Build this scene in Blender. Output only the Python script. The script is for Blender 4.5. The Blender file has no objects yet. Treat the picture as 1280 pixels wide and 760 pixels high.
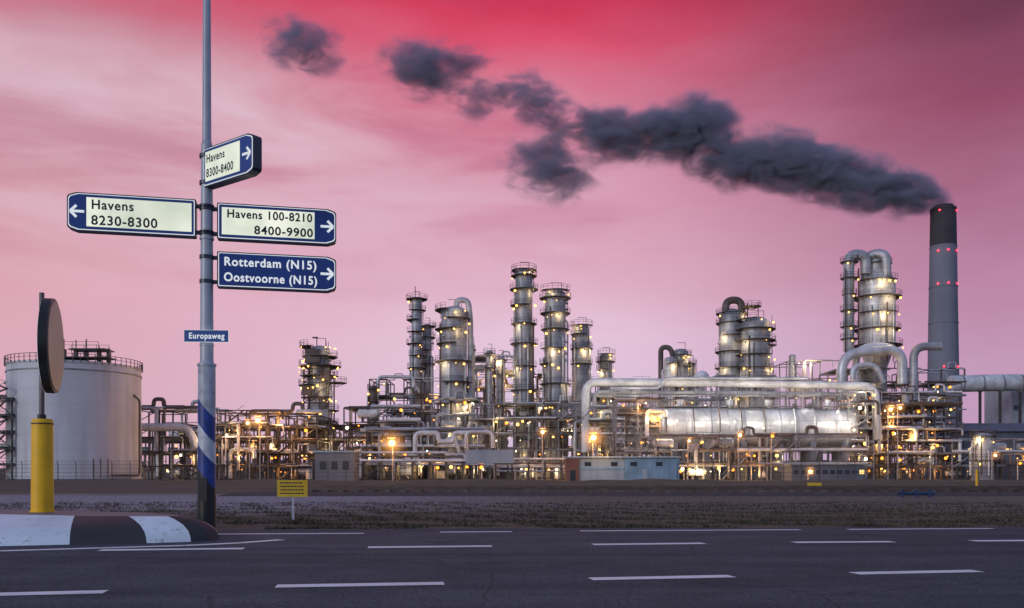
import bpy, math, random, bmesh
from mathutils import Vector, Matrix
import numpy as np
random.seed(7)
F=1108.0; H=1.0; HY=594.0
def X(px,d): return (px-640.0)/F*d
def Z(py,d): return H+(HY-py)/F*d
def lin(c):
    return tuple(((v/255.0)/12.92 if v/255.0<=0.04045 else ((v/255.0+0.055)/1.055)**2.4) for v in c)+(1.0,)
scene=bpy.context.scene
scene.view_settings.view_transform='Standard'
try: scene.view_settings.look='None'
except: pass
scene.view_settings.exposure=0
COL=scene.collection

# ------------------------------------------------------------ materials
def newmat(name):
    m=bpy.data.materials.new(name); m.use_nodes=True
    nt=m.node_tree; nt.nodes.clear()
    out=nt.nodes.new('ShaderNodeOutputMaterial')
    return m,nt,out
def N(nt,t,**kw):
    n=nt.nodes.new(t)
    for k,v in kw.items(): setattr(n,k,v)
    return n
def mathn(nt,op,a,b=None,clamp=False):
    n=nt.nodes.new('ShaderNodeMath'); n.operation=op; n.use_clamp=clamp
    for i,v in enumerate((a,b)):
        if v is None: continue
        if isinstance(v,(int,float)): n.inputs[i].default_value=v
        else: nt.links.new(v,n.inputs[i])
    return n.outputs[0]
def mixc(nt,f,a,b,mode='MIX'):
    n=nt.nodes.new('ShaderNodeMix'); n.data_type='RGBA'; n.blend_type=mode
    for i,v in ((0,f),(6,a),(7,b)):
        if isinstance(v,(int,float)): n.inputs[i].default_value=v
        elif isinstance(v,tuple): n.inputs[i].default_value=v
        else: nt.links.new(v,n.inputs[i])
    return n.outputs[2]
def ramp(nt,fac,stops,interp='LINEAR'):
    n=nt.nodes.new('ShaderNodeValToRGB'); n.color_ramp.interpolation=interp
    el=n.color_ramp.elements
    while len(el)>1: el.remove(el[-1])
    el[0].position=stops[0][0]; el[0].color=stops[0][1]
    for p,c in stops[1:]:
        e=el.new(p); e.color=c
    nt.links.new(fac,n.inputs[0]); return n.outputs[0]
def surf(name,col,rough=0.5,metal=0.0,var=0.35,scale=0.4,streak=0.3,bump=0.0,seam=0.0,rust=0.0,fine=None,seamf=0.5):
    m,nt,out=newmat(name)
    p=N(nt,'ShaderNodeBsdfPrincipled'); nt.links.new(p.outputs[0],out.inputs[0])
    tc=N(nt,'ShaderNodeTexCoord'); co=tc.outputs['Object']
    n1=N(nt,'ShaderNodeTexNoise'); n1.inputs['Scale'].default_value=scale; n1.inputs['Detail'].default_value=6
    nt.links.new(co,n1.inputs['Vector'])
    mp=N(nt,'ShaderNodeMapping'); mp.inputs['Scale'].default_value=(1,1,0.08); nt.links.new(co,mp.inputs[0])
    n2=N(nt,'ShaderNodeTexNoise'); n2.inputs['Scale'].default_value=scale*5; n2.inputs['Detail'].default_value=4
    nt.links.new(mp.outputs[0],n2.inputs['Vector'])
    c0=tuple(col)+(1.0,)
    dk=tuple(v*(1-var) for v in col)+(1.0,)
    f1=ramp(nt,n1.outputs[0],[(0.35,(0,0,0,1)),(0.65,(1,1,1,1))])
    c=mixc(nt,f1,dk,c0)
    f2=ramp(nt,n2.outputs[0],[(0.5,(0,0,0,1)),(0.7,(1,1,1,1))])
    c=mixc(nt,mathn(nt,'MULTIPLY',f2,streak),c,tuple(v*0.45 for v in col)+(1.0,))
    if rust>0:
        n3=N(nt,'ShaderNodeTexNoise'); n3.inputs['Scale'].default_value=scale*2.3; n3.inputs['Detail'].default_value=8
        nt.links.new(mp.outputs[0],n3.inputs['Vector'])
        f3=ramp(nt,n3.outputs[0],[(0.55,(0,0,0,1)),(0.68,(1,1,1,1))])
        c=mixc(nt,mathn(nt,'MULTIPLY',f3,rust),c,(0.16,0.07,0.035,1))
    if seam>0:
        s=N(nt,'ShaderNodeSeparateXYZ'); nt.links.new(co,s.inputs[0])
        fr=mathn(nt,'FRACT',mathn(nt,'DIVIDE',s.outputs[2],seam))
        lt=mathn(nt,'LESS_THAN',fr,0.08)
        c=mixc(nt,mathn(nt,'MULTIPLY',lt,seamf),c,tuple(v*0.4 for v in col)+(1.0,))
    nt.links.new(c,p.inputs['Base Color'])
    p.inputs['Roughness'].default_value=rough; p.inputs['Metallic'].default_value=metal
    if bump>0:
        b=N(nt,'ShaderNodeBump'); b.inputs['Strength'].default_value=bump
        n4=N(nt,'ShaderNodeTexNoise'); n4.inputs['Scale'].default_value=fine or scale*20; nt.links.new(co,n4.inputs['Vector'])
        nt.links.new(n4.outputs[0],b.inputs['Height']); nt.links.new(b.outputs[0],p.inputs['Normal'])
    return m
def emis(name,col,st):
    m,nt,out=newmat(name)
    e=N(nt,'ShaderNodeEmission'); e.inputs[0].default_value=col; e.inputs[1].default_value=st
    nt.links.new(e.outputs[0],out.inputs[0]); return m
M={}
M['clad']=surf('metal_cladding',(0.44,0.46,0.52),0.48,0.28,0.45,0.25,0.5,seam=2.4,rust=0.10)
M['clad2']=surf('aluminium_cladding',(0.64,0.66,0.71),0.44,0.28,0.35,0.3,0.5,seam=3.1,rust=0.08)
M['steel']=surf('dark_steel',(0.075,0.07,0.078),0.6,0.2,0.5,0.6,0.3,rust=0.3)
M['steel2']=surf('galvanised_steel',(0.30,0.31,0.35),0.55,0.2,0.4,0.5,0.3,rust=0.2)
M['pipe']=surf('silver_pipe',(0.60,0.62,0.68),0.40,0.3,0.35,0.4,0.3)
M['pipew']=surf('white_pipe',(0.70,0.71,0.76),0.5,0.0,0.35,0.4,0.4)
M['piped']=surf('dark_pipe',(0.15,0.12,0.11),0.6,0.1,0.5,0.4,0.2,rust=0.6)
M['tank']=surf('white_tank_paint',(0.62,0.62,0.68),0.5,0,0.18,0.10,0.5,seam=2.6,rust=0.16,seamf=0.14)
M['conc']=surf('chimney_concrete',(0.20,0.21,0.27),0.8,0,0.2,0.05,0.25)
M['concd']=surf('chimney_dark_band',(0.050,0.047,0.06),0.8,0,0.3,0.1,0.2)
M['bulb']=emis('warm_lamp',(1.0,0.52,0.11,1),5.0)
M['bulbw']=emis('white_lamp',(1.0,0.85,0.55,1),5.5)
M['sod']=emis('sodium_lamp',(1.0,0.30,0.03,1),3.5)
M['sodcore']=emis('sodium_lamp_core',(1.0,0.66,0.28,1),20.0)
M['red']=emis('red_beacon',(1.0,0.03,0.06,1),6.0)
M['winlit']=emis('lit_window',(1.0,0.62,0.2,1),1.6)
M['bluep']=surf('pale_blue_paint',(0.26,0.38,0.50),0.5,0,0.3,0.4,0.3)
M['redp']=surf('red_brown_paint',(0.24,0.09,0.065),0.6,0,0.3,0.4,0.3)
M['wall']=surf('grey_wall',(0.40,0.41,0.46),0.7,0,0.25,0.2,0.3)
M['walld']=surf('slate_wall',(0.12,0.14,0.19),0.7,0,0.25,0.2,0.3)
M['glass']=surf('dark_glass',(0.03,0.035,0.05),0.15,0,0.2,0.5,0)
M['polegrey']=surf('pole_grey_paint',(0.44,0.47,0.54),0.4,0.1,0.2,1.5,0.35,bump=0.03,fine=60)
M['blackp']=surf('black_paint',(0.012,0.012,0.014),0.45,0,0.3,2,0.2)
M['rim']=surf('sign_housing',(0.018,0.024,0.055),0.35,0,0.2,2,0.2)
M['navy']=surf('navy_sign_face',(0.010,0.050,0.26),0.35,0,0.18,1.2,0.2)
M['euro']=surf('street_name_blue',(0.02,0.10,0.34),0.4,0,0.15,2,0.2)
M['valve']=surf('dark_blue_valve_paint',(0.015,0.045,0.13),0.5,0,0.3,2,0.2)
M['wtxt']=emis('sign_white_emissive',(0.86,0.92,1.0,1),0.78)  # glow put into white borders, arrows and lettering by emission
M['btxt']=surf('black_lettering',(0.01,0.012,0.02),0.5,0,0,1,0)
M['yell']=surf('yellow_plastic',(0.92,0.50,0.004),0.45,0,0.18,2.0,0.4,bump=0.05,fine=30)
M['yells']=surf('yellow_sign',(0.72,0.46,0.02),0.5,0,0.2,3,0.2)
M['rail']=surf('rusty_rail',(0.13,0.09,0.075),0.5,0.4,0.4,2,0.1)
M['signback']=surf('sign_back_grey',(0.15,0.115,0.12),0.4,0.2,0.25,1.5,0.4)
M['ballast']=surf('track_ballast',(0.050,0.044,0.042),0.95,0,0.5,2.0,0.0,bump=0.5)
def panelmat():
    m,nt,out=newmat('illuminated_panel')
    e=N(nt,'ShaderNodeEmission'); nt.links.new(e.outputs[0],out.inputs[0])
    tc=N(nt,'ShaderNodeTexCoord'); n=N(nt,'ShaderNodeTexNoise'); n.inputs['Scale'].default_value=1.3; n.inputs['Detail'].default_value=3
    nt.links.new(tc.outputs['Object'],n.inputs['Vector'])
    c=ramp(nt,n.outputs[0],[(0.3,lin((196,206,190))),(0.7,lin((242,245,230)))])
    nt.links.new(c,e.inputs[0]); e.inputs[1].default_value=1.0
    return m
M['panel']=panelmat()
def glowmat():
    # glow round the big sodium lanterns, painted in as a self-emitting volume
    m,nt,out=newmat('lamp_glow')
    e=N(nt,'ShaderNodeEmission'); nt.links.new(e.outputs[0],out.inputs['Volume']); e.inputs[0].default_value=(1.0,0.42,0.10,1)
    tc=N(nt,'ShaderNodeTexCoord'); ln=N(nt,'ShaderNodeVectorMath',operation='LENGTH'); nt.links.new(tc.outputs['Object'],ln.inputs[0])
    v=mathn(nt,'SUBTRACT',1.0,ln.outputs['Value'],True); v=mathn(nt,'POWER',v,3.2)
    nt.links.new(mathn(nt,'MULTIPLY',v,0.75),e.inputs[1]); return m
M['glow']=glowmat()
bm=bmesh.new(); bmesh.ops.create_icosphere(bm,subdivisions=3,radius=1.0); hme=bpy.data.meshes.new('glow_sphere'); bm.to_mesh(hme); bm.free(); hme.materials.append(M['glow'])

# ------------------------------------------------------------ builder
LE=2.1
class B:
    def __init__(s,name):
        s.name=name; s.v=[]; s.f=[]; s.m=[]; s.sm=[]; s.mats=[]; s.lights=[]
    def mi(s,k):
        if k not in s.mats: s.mats.append(k)
        return s.mats.index(k)
    def add(s,vs,fs,k,smooth=False):
        o=len(s.v); s.v.extend(vs); i=s.mi(k)
        for f in fs:
            s.f.append(tuple(a+o for a in f)); s.m.append(i); s.sm.append(smooth)
    def box(s,c,sz,k,rz=0.0):
        cx,cy,cz=c; hx,hy,hz=sz[0]/2,sz[1]/2,sz[2]/2
        ca,sa=math.cos(rz),math.sin(rz); vs=[]
        for dz in (-hz,hz):
            for dx,dy in ((-hx,-hy),(hx,-hy),(hx,hy),(-hx,hy)):
                vs.append((cx+dx*ca-dy*sa,cy+dx*sa+dy*ca,cz+dz))
        s.add(vs,[(3,2,1,0),(4,5,6,7),(0,1,5,4),(1,2,6,5),(2,3,7,6),(3,0,4,7)],k)
    def beam(s,a,b,t,k):
        s.cyl(a,b,t*0.62,t*0.62,4,k,caps=False,smooth=False)
    def cyl(s,a,b,r0,r1,n,k,caps=True,smooth=True):
        a=Vector(a); b=Vector(b); d=(b-a)
        if d.length<1e-6: return
        d.normalize()
        u=d.orthogonal().normalized() if abs(d.z)<0.999 else Vector((1,0,0))
        if abs(d.z)<0.999:
            u=Vector((0,0,1)).cross(d).normalized()
        w=d.cross(u)
        off=math.pi/4 if n==4 else 0
        c=[(math.cos(2*math.pi*i/n+off),math.sin(2*math.pi*i/n+off)) for i in range(n)]
        va=[tuple(a+(u*x+w*y)*r0) for x,y in c]; vb=[tuple(b+(u*x+w*y)*r1) for x,y in c]
        s.add(va+vb,[(i,(i+1)%n,n+(i+1)%n,n+i) for i in range(n)],k,smooth)
        if caps:
            s.add(va,[tuple(reversed(range(n)))],k); s.add(vb,[tuple(range(n))],k)
    def dome(s,c,r,h,k,axis=(0,0,1),n=24,m=6):
        ax=Vector(axis).normalized()
        u=Vector((1,0,0)) if abs(ax.x)<0.9 else Vector((0,1,0))
        u=(u-ax*u.dot(ax)).normalized(); w=ax.cross(u); c=Vector(c); vs=[];fs=[]
        for j in range(m):
            t=math.pi/2*j/m
            for i in range(n):
                a=2*math.pi*i/n
                vs.append(tuple(c+(u*math.cos(a)+w*math.sin(a))*r*math.cos(t)+ax*h*math.sin(t)))
        vs.append(tuple(c+ax*h))
        for j in range(m-1):
            for i in range(n):
                fs.append((j*n+i,j*n+(i+1)%n,(j+1)*n+(i+1)%n,(j+1)*n+i))
        for i in range(n): fs.append(((m-1)*n+i,(m-1)*n+(i+1)%n,len(vs)-1))
        s.add(vs,fs,k,True)
    def pipe(s,pts,r,k,n=10,bend=None,seg=5):
        pts=[Vector(p) for p in pts]; bend=bend or r*3.0
        out=[pts[0]]
        for i in range(1,len(pts)-1):
            p=pts[i]; a=(pts[i-1]-p); b=(pts[i+1]-p)
            l=min(bend,a.length*0.49,b.length*0.49)
            pa=p+a.normalized()*l; pb=p+b.normalized()*l
            for j in range(seg+1):
                t=j/seg; out.append(pa*(1-t)**2+p*2*t*(1-t)+pb*t*t)
        out.append(pts[-1])
        tang=[]
        for i in range(len(out)):
            a=out[max(0,i-1)]; b=out[min(len(out)-1,i+1)]; tang.append((b-a).normalized())
        u=tang[0].orthogonal().normalized(); vs=[];fs=[]
        for i,p in enumerate(out):
            u=(u-tang[i]*u.dot(tang[i]))
            if u.length<1e-5: u=tang[i].orthogonal()
            u.normalize(); w=tang[i].cross(u)
            for j in range(n):
                a=2*math.pi*j/n; vs.append(tuple(p+(u*math.cos(a)+w*math.sin(a))*r))
        for i in range(len(out)-1):
            for j in range(n):
                fs.append((i*n+j,i*n+(j+1)%n,(i+1)*n+(j+1)%n,(i+1)*n+j))
        s.add(vs,fs,k,True)
        s.add(vs[:n],[tuple(range(n))],k); s.add(vs[-n:],[tuple(range(n))],k)
    def bulb(s,p,r=0.22,k='bulb'):
        t=(1+5**.5)/2; q=r/1.9
        vs=[(-1,t,0),(1,t,0),(-1,-t,0),(1,-t,0),(0,-1,t),(0,1,t),(0,-1,-t),(0,1,-t),(t,0,-1),(t,0,1),(-t,0,-1),(-t,0,1)]
        vs=[(p[0]+a*q,p[1]+b*q,p[2]+c*q) for a,b,c in vs]
        fs=[(0,11,5),(0,5,1),(0,1,7),(0,7,10),(0,10,11),(1,5,9),(5,11,4),(11,10,2),(10,7,6),(7,1,8),(3,9,4),(3,4,2),(3,2,6),(3,6,8),(3,8,9),(4,9,5),(2,4,11),(6,2,10),(8,6,7),(9,8,1)]
        s.add(vs,fs,k,True)
    def light(s,p,e=120,col=(1.0,0.74,0.42),r=0.3): s.lights.append((p,e*LE,col,r))
    def rail_line(s,a,b,h=1.1,k='steel2',t=0.07,step=2.0):
        a=Vector(a); b=Vector(b); L=(b-a).length; n=max(1,int(L/step))
        up=Vector((0,0,h))
        s.beam(a+up,b+up,t,k); s.beam(a+up*0.5,b+up*0.5,t*0.8,k)
        for i in range(n+1):
            p=a.lerp(b,i/n); s.beam(p,p+up,t,k)
    def ring(s,c,r,t,k,n=20,a0=0,a1=2*math.pi):
        pts=[(c[0]+r*math.cos(a0+(a1-a0)*i/n),c[1]+r*math.sin(a0+(a1-a0)*i/n),c[2]) for i in range(n+1)]
        for i in range(n): s.beam(pts[i],pts[i+1],t,k)
    def platform(s,c,r,R,k='steel',rk='steel',a0=0,a1=2*math.pi,n=20,h=1.15,th=0.14,rt=0.07):
        vs=[];fs=[]
        for i in range(n+1):
            a=a0+(a1-a0)*i/n; x,y=math.cos(a),math.sin(a)
            vs+= [(c[0]+r*x,c[1]+r*y,c[2]),(c[0]+R*x,c[1]+R*y,c[2]),(c[0]+R*x,c[1]+R*y,c[2]-th),(c[0]+r*x,c[1]+r*y,c[2]-th)]
        for i in range(n):
            o=4*i; fs+=[(o,o+1,o+5,o+4),(o+1,o+2,o+6,o+5),(o+2,o+3,o+7,o+6)]
        s.add(vs,fs,k)
        for hh in (h,h*0.55): s.ring((c[0],c[1],c[2]+hh),R-0.03,rt,rk,n,a0,a1)
        for i in range(0,n+1,2):
            a=a0+(a1-a0)*i/n; x,y=c[0]+(R-0.03)*math.cos(a),c[1]+(R-0.03)*math.sin(a)
            s.beam((x,y,c[2]),(x,y,c[2]+h),rt,rk)
            s.beam((c[0]+r*math.cos(a),c[1]+r*math.sin(a),c[2]-0.9),(c[0]+(R-.2)*math.cos(a),c[1]+(R-.2)*math.sin(a),c[2]-th),rt*1.3,k)
    def finish(s,parent=None,loc=None):
        me=bpy.data.meshes.new(s.name+'_mesh'); me.from_pydata(s.v,[],s.f)
        for k in s.mats: me.materials.append(M[k])
        me.polygons.foreach_set('material_index',s.m); me.polygons.foreach_set('use_smooth',s.sm); me.update()
        o=bpy.data.objects.new(s.name,me); COL.objects.link(o)
        if loc: o.location=loc
        if parent: o.parent=parent
        for p,e,c,r in s.lights:
            l=bpy.data.lights.new(s.name+'_lamp','POINT'); l.energy=e; l.color=c; l.shadow_soft_size=r
            lo=bpy.data.objects.new(s.name+'_lamp',l); COL.objects.link(lo); lo.location=p; lo.parent=o
        return o

# ------------------------------------------------------------ camera
cam=bpy.data.cameras.new('camera'); co=bpy.data.objects.new('camera',cam); COL.objects.link(co)
co.location=(0,0,H); co.rotation_euler=(math.radians(90),0,0)
cam.sensor_width=36; cam.lens=36*F/1280; cam.shift_y=(HY-380)/1280; cam.clip_end=20000; cam.clip_start=0.1
scene.camera=co

# ------------------------------------------------------------ world
w=bpy.data.worlds.new('World'); scene.world=w; w.use_nodes=True
nt=w.node_tree; nt.nodes.clear()
out=N(nt,'ShaderNodeOutputWorld'); bg=N(nt,'ShaderNodeBackground'); nt.links.new(bg.outputs[0],out.inputs[0])
tc=N(nt,'ShaderNodeTexCoord'); sp=N(nt,'ShaderNodeSeparateXYZ'); nt.links.new(tc.outputs['Generated'],sp.inputs[0])
el=mathn(nt,'ARCSINE',sp.outputs[2]); az=mathn(nt,'ARCTAN2',sp.outputs[0],sp.outputs[1])
def E(y): return math.atan((HY-y)/F)/0.8
mpw=N(nt,'ShaderNodeMapping'); mpw.inputs['Scale'].default_value=(2.0,2.0,6.0); mpw.inputs['Rotation'].default_value=(0,math.radians(-14),0)
nt.links.new(tc.outputs['Generated'],mpw.inputs[0])
nz=N(nt,'ShaderNodeTexNoise'); nz.inputs['Scale'].default_value=1.3; nz.inputs['Detail'].default_value=6; nz.inputs['Roughness'].default_value=0.55
nt.links.new(mpw.outputs[0],nz.inputs['Vector'])
wv=mathn(nt,'MULTIPLY',mathn(nt,'SUBTRACT',nz.outputs[0],0.5),0.14)
elw=mathn(nt,'DIVIDE',mathn(nt,'ADD',el,wv),0.8,True)
zen=[(0.76,lin((120,104,136))),(1.0,lin((118,124,160)))]
L=ramp(nt,elw,[(0,lin((208,166,186))),(E(500),lin((216,172,188))),(E(400),lin((222,168,184))),(E(280),lin((214,158,174))),(E(160),lin((208,158,176))),(E(100),lin((196,128,148))),(E(50),lin((202,86,110))),(E(5),lin((208,42,72))),(E(-50),lin((176,60,88)))]+zen)
C=ramp(nt,elw,[(0,lin((204,184,216))),(E(500),lin((222,196,220))),(E(420),lin((230,196,218))),(E(330),lin((222,172,194))),(E(230),lin((214,150,174))),(E(140),lin((212,120,148))),(E(75),lin((220,82,112))),(E(20),lin((208,56,88))),(E(-30),lin((168,64,92)))]+zen)
R=ramp(nt,elw,[(0,lin((192,154,188))),(E(480),lin((196,154,186))),(E(380),lin((188,136,166))),(E(280),lin((172,114,144))),(E(180),lin((150,84,112))),(E(90),lin((116,62,86))),(E(20),lin((84,54,74))),(E(-60),lin((76,60,82)))]+zen)
azl=N(nt,'ShaderNodeMapRange'); azl.interpolation_type='SMOOTHSTEP'; nt.links.new(az,azl.inputs[0])
azl.inputs[1].default_value=-0.5; azl.inputs[2].default_value=0.02
azr=N(nt,'ShaderNodeMapRange'); azr.interpolation_type='SMOOTHSTEP'; nt.links.new(az,azr.inputs[0])
azr.inputs[1].default_value=0.05; azr.inputs[2].default_value=0.52
c=mixc(nt,azl.outputs[0],L,C); c=mixc(nt,azr.outputs[0],c,R)
mp2=N(nt,'ShaderNodeMapping'); mp2.inputs['Scale'].default_value=(1.6,1.6,7.5); mp2.inputs['Rotation'].default_value=(0,math.radians(20),0)
mp2.inputs['Location'].default_value=(0.35,0.2,0.6)
nt.links.new(tc.outputs['Generated'],mp2.inputs[0])
n2=N(nt,'ShaderNodeTexNoise'); n2.inputs['Scale'].default_value=1.7; n2.inputs['Detail'].default_value=8; n2.inputs['Roughness'].default_value=0.54; n2.inputs['Distortion'].default_value=0.35
nt.links.new(mp2.outputs[0],n2.inputs['Vector'])
wf=ramp(nt,n2.outputs[0],[(0.40,(0,0,0,1)),(0.66,(1,1,1,1))])
azw=N(nt,'ShaderNodeMapRange'); azw.interpolation_type='SMOOTHSTEP'; nt.links.new(az,azw.inputs[0])
azw.inputs[1].default_value=0.25; azw.inputs[2].default_value=-0.35
elm=N(nt,'ShaderNodeMapRange'); elm.interpolation_type='SMOOTHSTEP'; nt.links.new(el,elm.inputs[0])
elm.inputs[1].default_value=0.12; elm.inputs[2].default_value=0.33
elm2=N(nt,'ShaderNodeMapRange'); elm2.interpolation_type='SMOOTHSTEP'; nt.links.new(el,elm2.inputs[0])
elm2.inputs[1].default_value=0.46; elm2.inputs[2].default_value=0.37
k=mathn(nt,'MULTIPLY',mathn(nt,'MULTIPLY',mathn(nt,'MULTIPLY',wf,azw.outputs[0]),elm.outputs[0]),elm2.outputs[0])
c=mixc(nt,mathn(nt,'MULTIPLY',k,0.85),c,lin((226,200,212)))
df=ramp(nt,n2.outputs[0],[(0.30,(1,1,1,1)),(0.50,(0,0,0,1))])
kd=mathn(nt,'MULTIPLY',mathn(nt,'MULTIPLY',df,elm.outputs[0]),0.30)
c=mixc(nt,kd,c,lin((150,70,100)))
sky=N(nt,'ShaderNodeTexSky'); sky.sky_type='NISHITA'; sky.sun_disc=False; sky.sun_elevation=math.radians(16); sky.sun_rotation=math.radians(225)
ns=mixc(nt,1.0,sky.outputs[0],(0.04,0.04,0.04,1),'MULTIPLY')
ns=mixc(nt,1.0,ns,lin((118,130,172)),'ADD')
absaz=mathn(nt,'ABSOLUTE',az)
bk=N(nt,'ShaderNodeMapRange'); bk.interpolation_type='SMOOTHSTEP'; nt.links.new(absaz,bk.inputs[0])
bk.inputs[1].default_value=0.7; bk.inputs[2].default_value=1.3
c=mixc(nt,bk.outputs[0],c,ns)
nt.links.new(c,bg.inputs[0]); bg.inputs[1].default_value=1.0
sl=bpy.data.lights.new('rear_fill','SUN'); sl.energy=0.7; sl.angle=math.radians(14); sl.color=(0.90,0.94,1.0)  # soft fill added behind the camera; the real sun is below the horizon
so=bpy.data.objects.new('rear_fill',sl); COL.objects.link(so)
dirv=Vector((math.sin(math.radians(225))*math.cos(math.radians(16)),math.cos(math.radians(225))*math.cos(math.radians(16)),math.sin(math.radians(16))))
so.rotation_euler=dirv.to_track_quat('Z','Y').to_euler()

# ------------------------------------------------------------ ground
def groundmat():
    m,nt,out=newmat('dry_grass_ground')
    p=N(nt,'ShaderNodeBsdfPrincipled'); nt.links.new(p.outputs[0],out.inputs[0]); p.inputs['Roughness'].default_value=0.95
    tc=N(nt,'ShaderNodeTexCoord'); co=tc.outputs['Object']
    mp=N(nt,'ShaderNodeMapping'); mp.inputs['Scale'].default_value=(0.16,0.6,1); nt.links.new(co,mp.inputs[0])
    n1=N(nt,'ShaderNodeTexNoise'); n1.inputs['Scale'].default_value=1.0; n1.inputs['Detail'].default_value=9; n1.inputs['Roughness'].default_value=0.65
    nt.links.new(mp.outputs[0],n1.inputs['Vector'])
    n2=N(nt,'ShaderNodeTexNoise'); n2.inputs['Scale'].default_value=5; n2.inputs['Detail'].default_value=8; n2.inputs['Roughness'].default_value=0.75
    nt.links.new(co,n2.inputs['Vector'])
    c=ramp(nt,n1.outputs[0],[(0.3,(0.030,0.024,0.016,1)),(0.42,(0.070,0.050,0.032,1)),(0.50,(0.13,0.093,0.062,1)),(0.58,(0.055,0.045,0.03,1)),(0.70,(0.060,0.062,0.028,1))])
    s=N(nt,'ShaderNodeSeparateXYZ'); nt.links.new(co,s.inputs[0])
    yy=mathn(nt,'ADD',s.outputs[1],mathn(nt,'MULTIPLY',mathn(nt,'SUBTRACT',n1.outputs[0],0.5),18))
    a=N(nt,'ShaderNodeMapRange'); nt.links.new(yy,a.inputs[0]); a.inputs[1].default_value=22; a.inputs[2].default_value=27
    b=N(nt,'ShaderNodeMapRange'); nt.links.new(yy,b.inputs[0]); b.inputs[1].default_value=50; b.inputs[2].default_value=42
    xx=N(nt,'ShaderNodeMapRange'); nt.links.new(s.outputs[0],xx.inputs[0]); xx.inputs[1].default_value=5; xx.inputs[2].default_value=-8
    xs=mathn(nt,'MAXIMUM',xx.outputs[0],0.18)
    f5=ramp(nt,n2.outputs[0],[(0.40,(0.25,0.25,0.25,1)),(0.55,(1,1,1,1))])
    kk=mathn(nt,'MULTIPLY',mathn(nt,'MULTIPLY',mathn(nt,'MULTIPLY',a.outputs[0],b.outputs[0]),xs),f5)
    c=mixc(nt,mathn(nt,'MULTIPLY',kk,0.9),c,(0.36,0.34,0.39,1))
    f=ramp(nt,n2.outputs[0],[(0.3,(0.35,0.35,0.35,1)),(0.7,(1.4,1.4,1.4,1))])
    c=mixc(nt,1.0,c,f,'MULTIPLY')
    nt.links.new(c,p.inputs['Base Color'])
    bp=N(nt,'ShaderNodeBump'); bp.inputs['Strength'].default_value=0.6; bp.inputs['Distance'].default_value=0.1
    nt.links.new(n2.outputs[0],bp.inputs['Height']); nt.links.new(bp.outputs[0],p.inputs['Normal'])
    return m
M['ground']=groundmat()
def asphmat():
    m,nt,out=newmat('asphalt')
    p=N(nt,'ShaderNodeBsdfPrincipled'); nt.links.new(p.outputs[0],out.inputs[0]); p.inputs['Roughness'].default_value=0.85; p.inputs['Specular IOR Level'].default_value=0.25
    tc=N(nt,'ShaderNodeTexCoord'); co=tc.outputs['Object']
    n1=N(nt,'ShaderNodeTexNoise'); n1.inputs['Scale'].default_value=28; n1.inputs['Detail'].default_value=6; n1.inputs['Roughness'].default_value=0.9; nt.links.new(co,n1.inputs['Vector'])
    mp=N(nt,'ShaderNodeMapping'); mp.inputs['Scale'].default_value=(0.10,1.1,1); mp.inputs['Rotation'].default_value=(0,0,math.radians(-3)); nt.links.new(co,mp.inputs[0])
    n2=N(nt,'ShaderNodeTexNoise'); n2.inputs['Scale'].default_value=1.0; n2.inputs['Detail'].default_value=7; n2.inputs['Roughness'].default_value=0.6; nt.links.new(mp.outputs[0],n2.inputs['Vector'])
    c=ramp(nt,n2.outputs[0],[(0.32,(0.030,0.038,0.050,1)),(0.5,(0.050,0.060,0.076,1)),(0.68,(0.068,0.080,0.098,1))])
    f=ramp(nt,n1.outputs[0],[(0.36,(0.3,0.3,0.3,1)),(0.5,(1,1,1,1)),(0.66,(2.3,2.3,2.3,1))])
    c=mixc(nt,1.0,c,f,'MULTIPLY')
    n5=N(nt,'ShaderNodeTexNoise'); n5.inputs['Scale'].default_value=0.9; n5.inputs['Detail'].default_value=8; n5.inputs['Roughness'].default_value=0.7; nt.links.new(co,n5.inputs['Vector'])
    f6=ramp(nt,n5.outputs[0],[(0.38,(0.78,0.78,0.80,1)),(0.62,(1.18,1.16,1.14,1))])
    c=mixc(nt,1.0,c,f6,'MULTIPLY')
    v=N(nt,'ShaderNodeTexVoronoi'); v.feature='DISTANCE_TO_EDGE'; v.inputs['Scale'].default_value=0.33
    n3=N(nt,'ShaderNodeTexNoise'); n3.inputs['Scale'].default_value=1.7; n3.inputs['Detail'].default_value=5; nt.links.new(co,n3.inputs['Vector'])
    mx=mixc(nt,0.25,co,n3.outputs['Color'],'ADD'); nt.links.new(mx,v.inputs['Vector'])
    cr=mathn(nt,'LESS_THAN',v.outputs['Distance'],0.004)
    c=mixc(nt,mathn(nt,'MULTIPLY',cr,0.45),c,(0.012,0.013,0.016,1))
    nt.links.new(c,p.inputs['Base Color'])
    bp=N(nt,'ShaderNodeBump'); bp.inputs['Strength'].default_value=0.6; bp.inputs['Distance'].default_value=0.012
    nt.links.new(n1.outputs[0],bp.inputs['Height']); nt.links.new(bp.outputs[0],p.inputs['Normal'])
    return m
M['asphalt']=asphmat()
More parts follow.
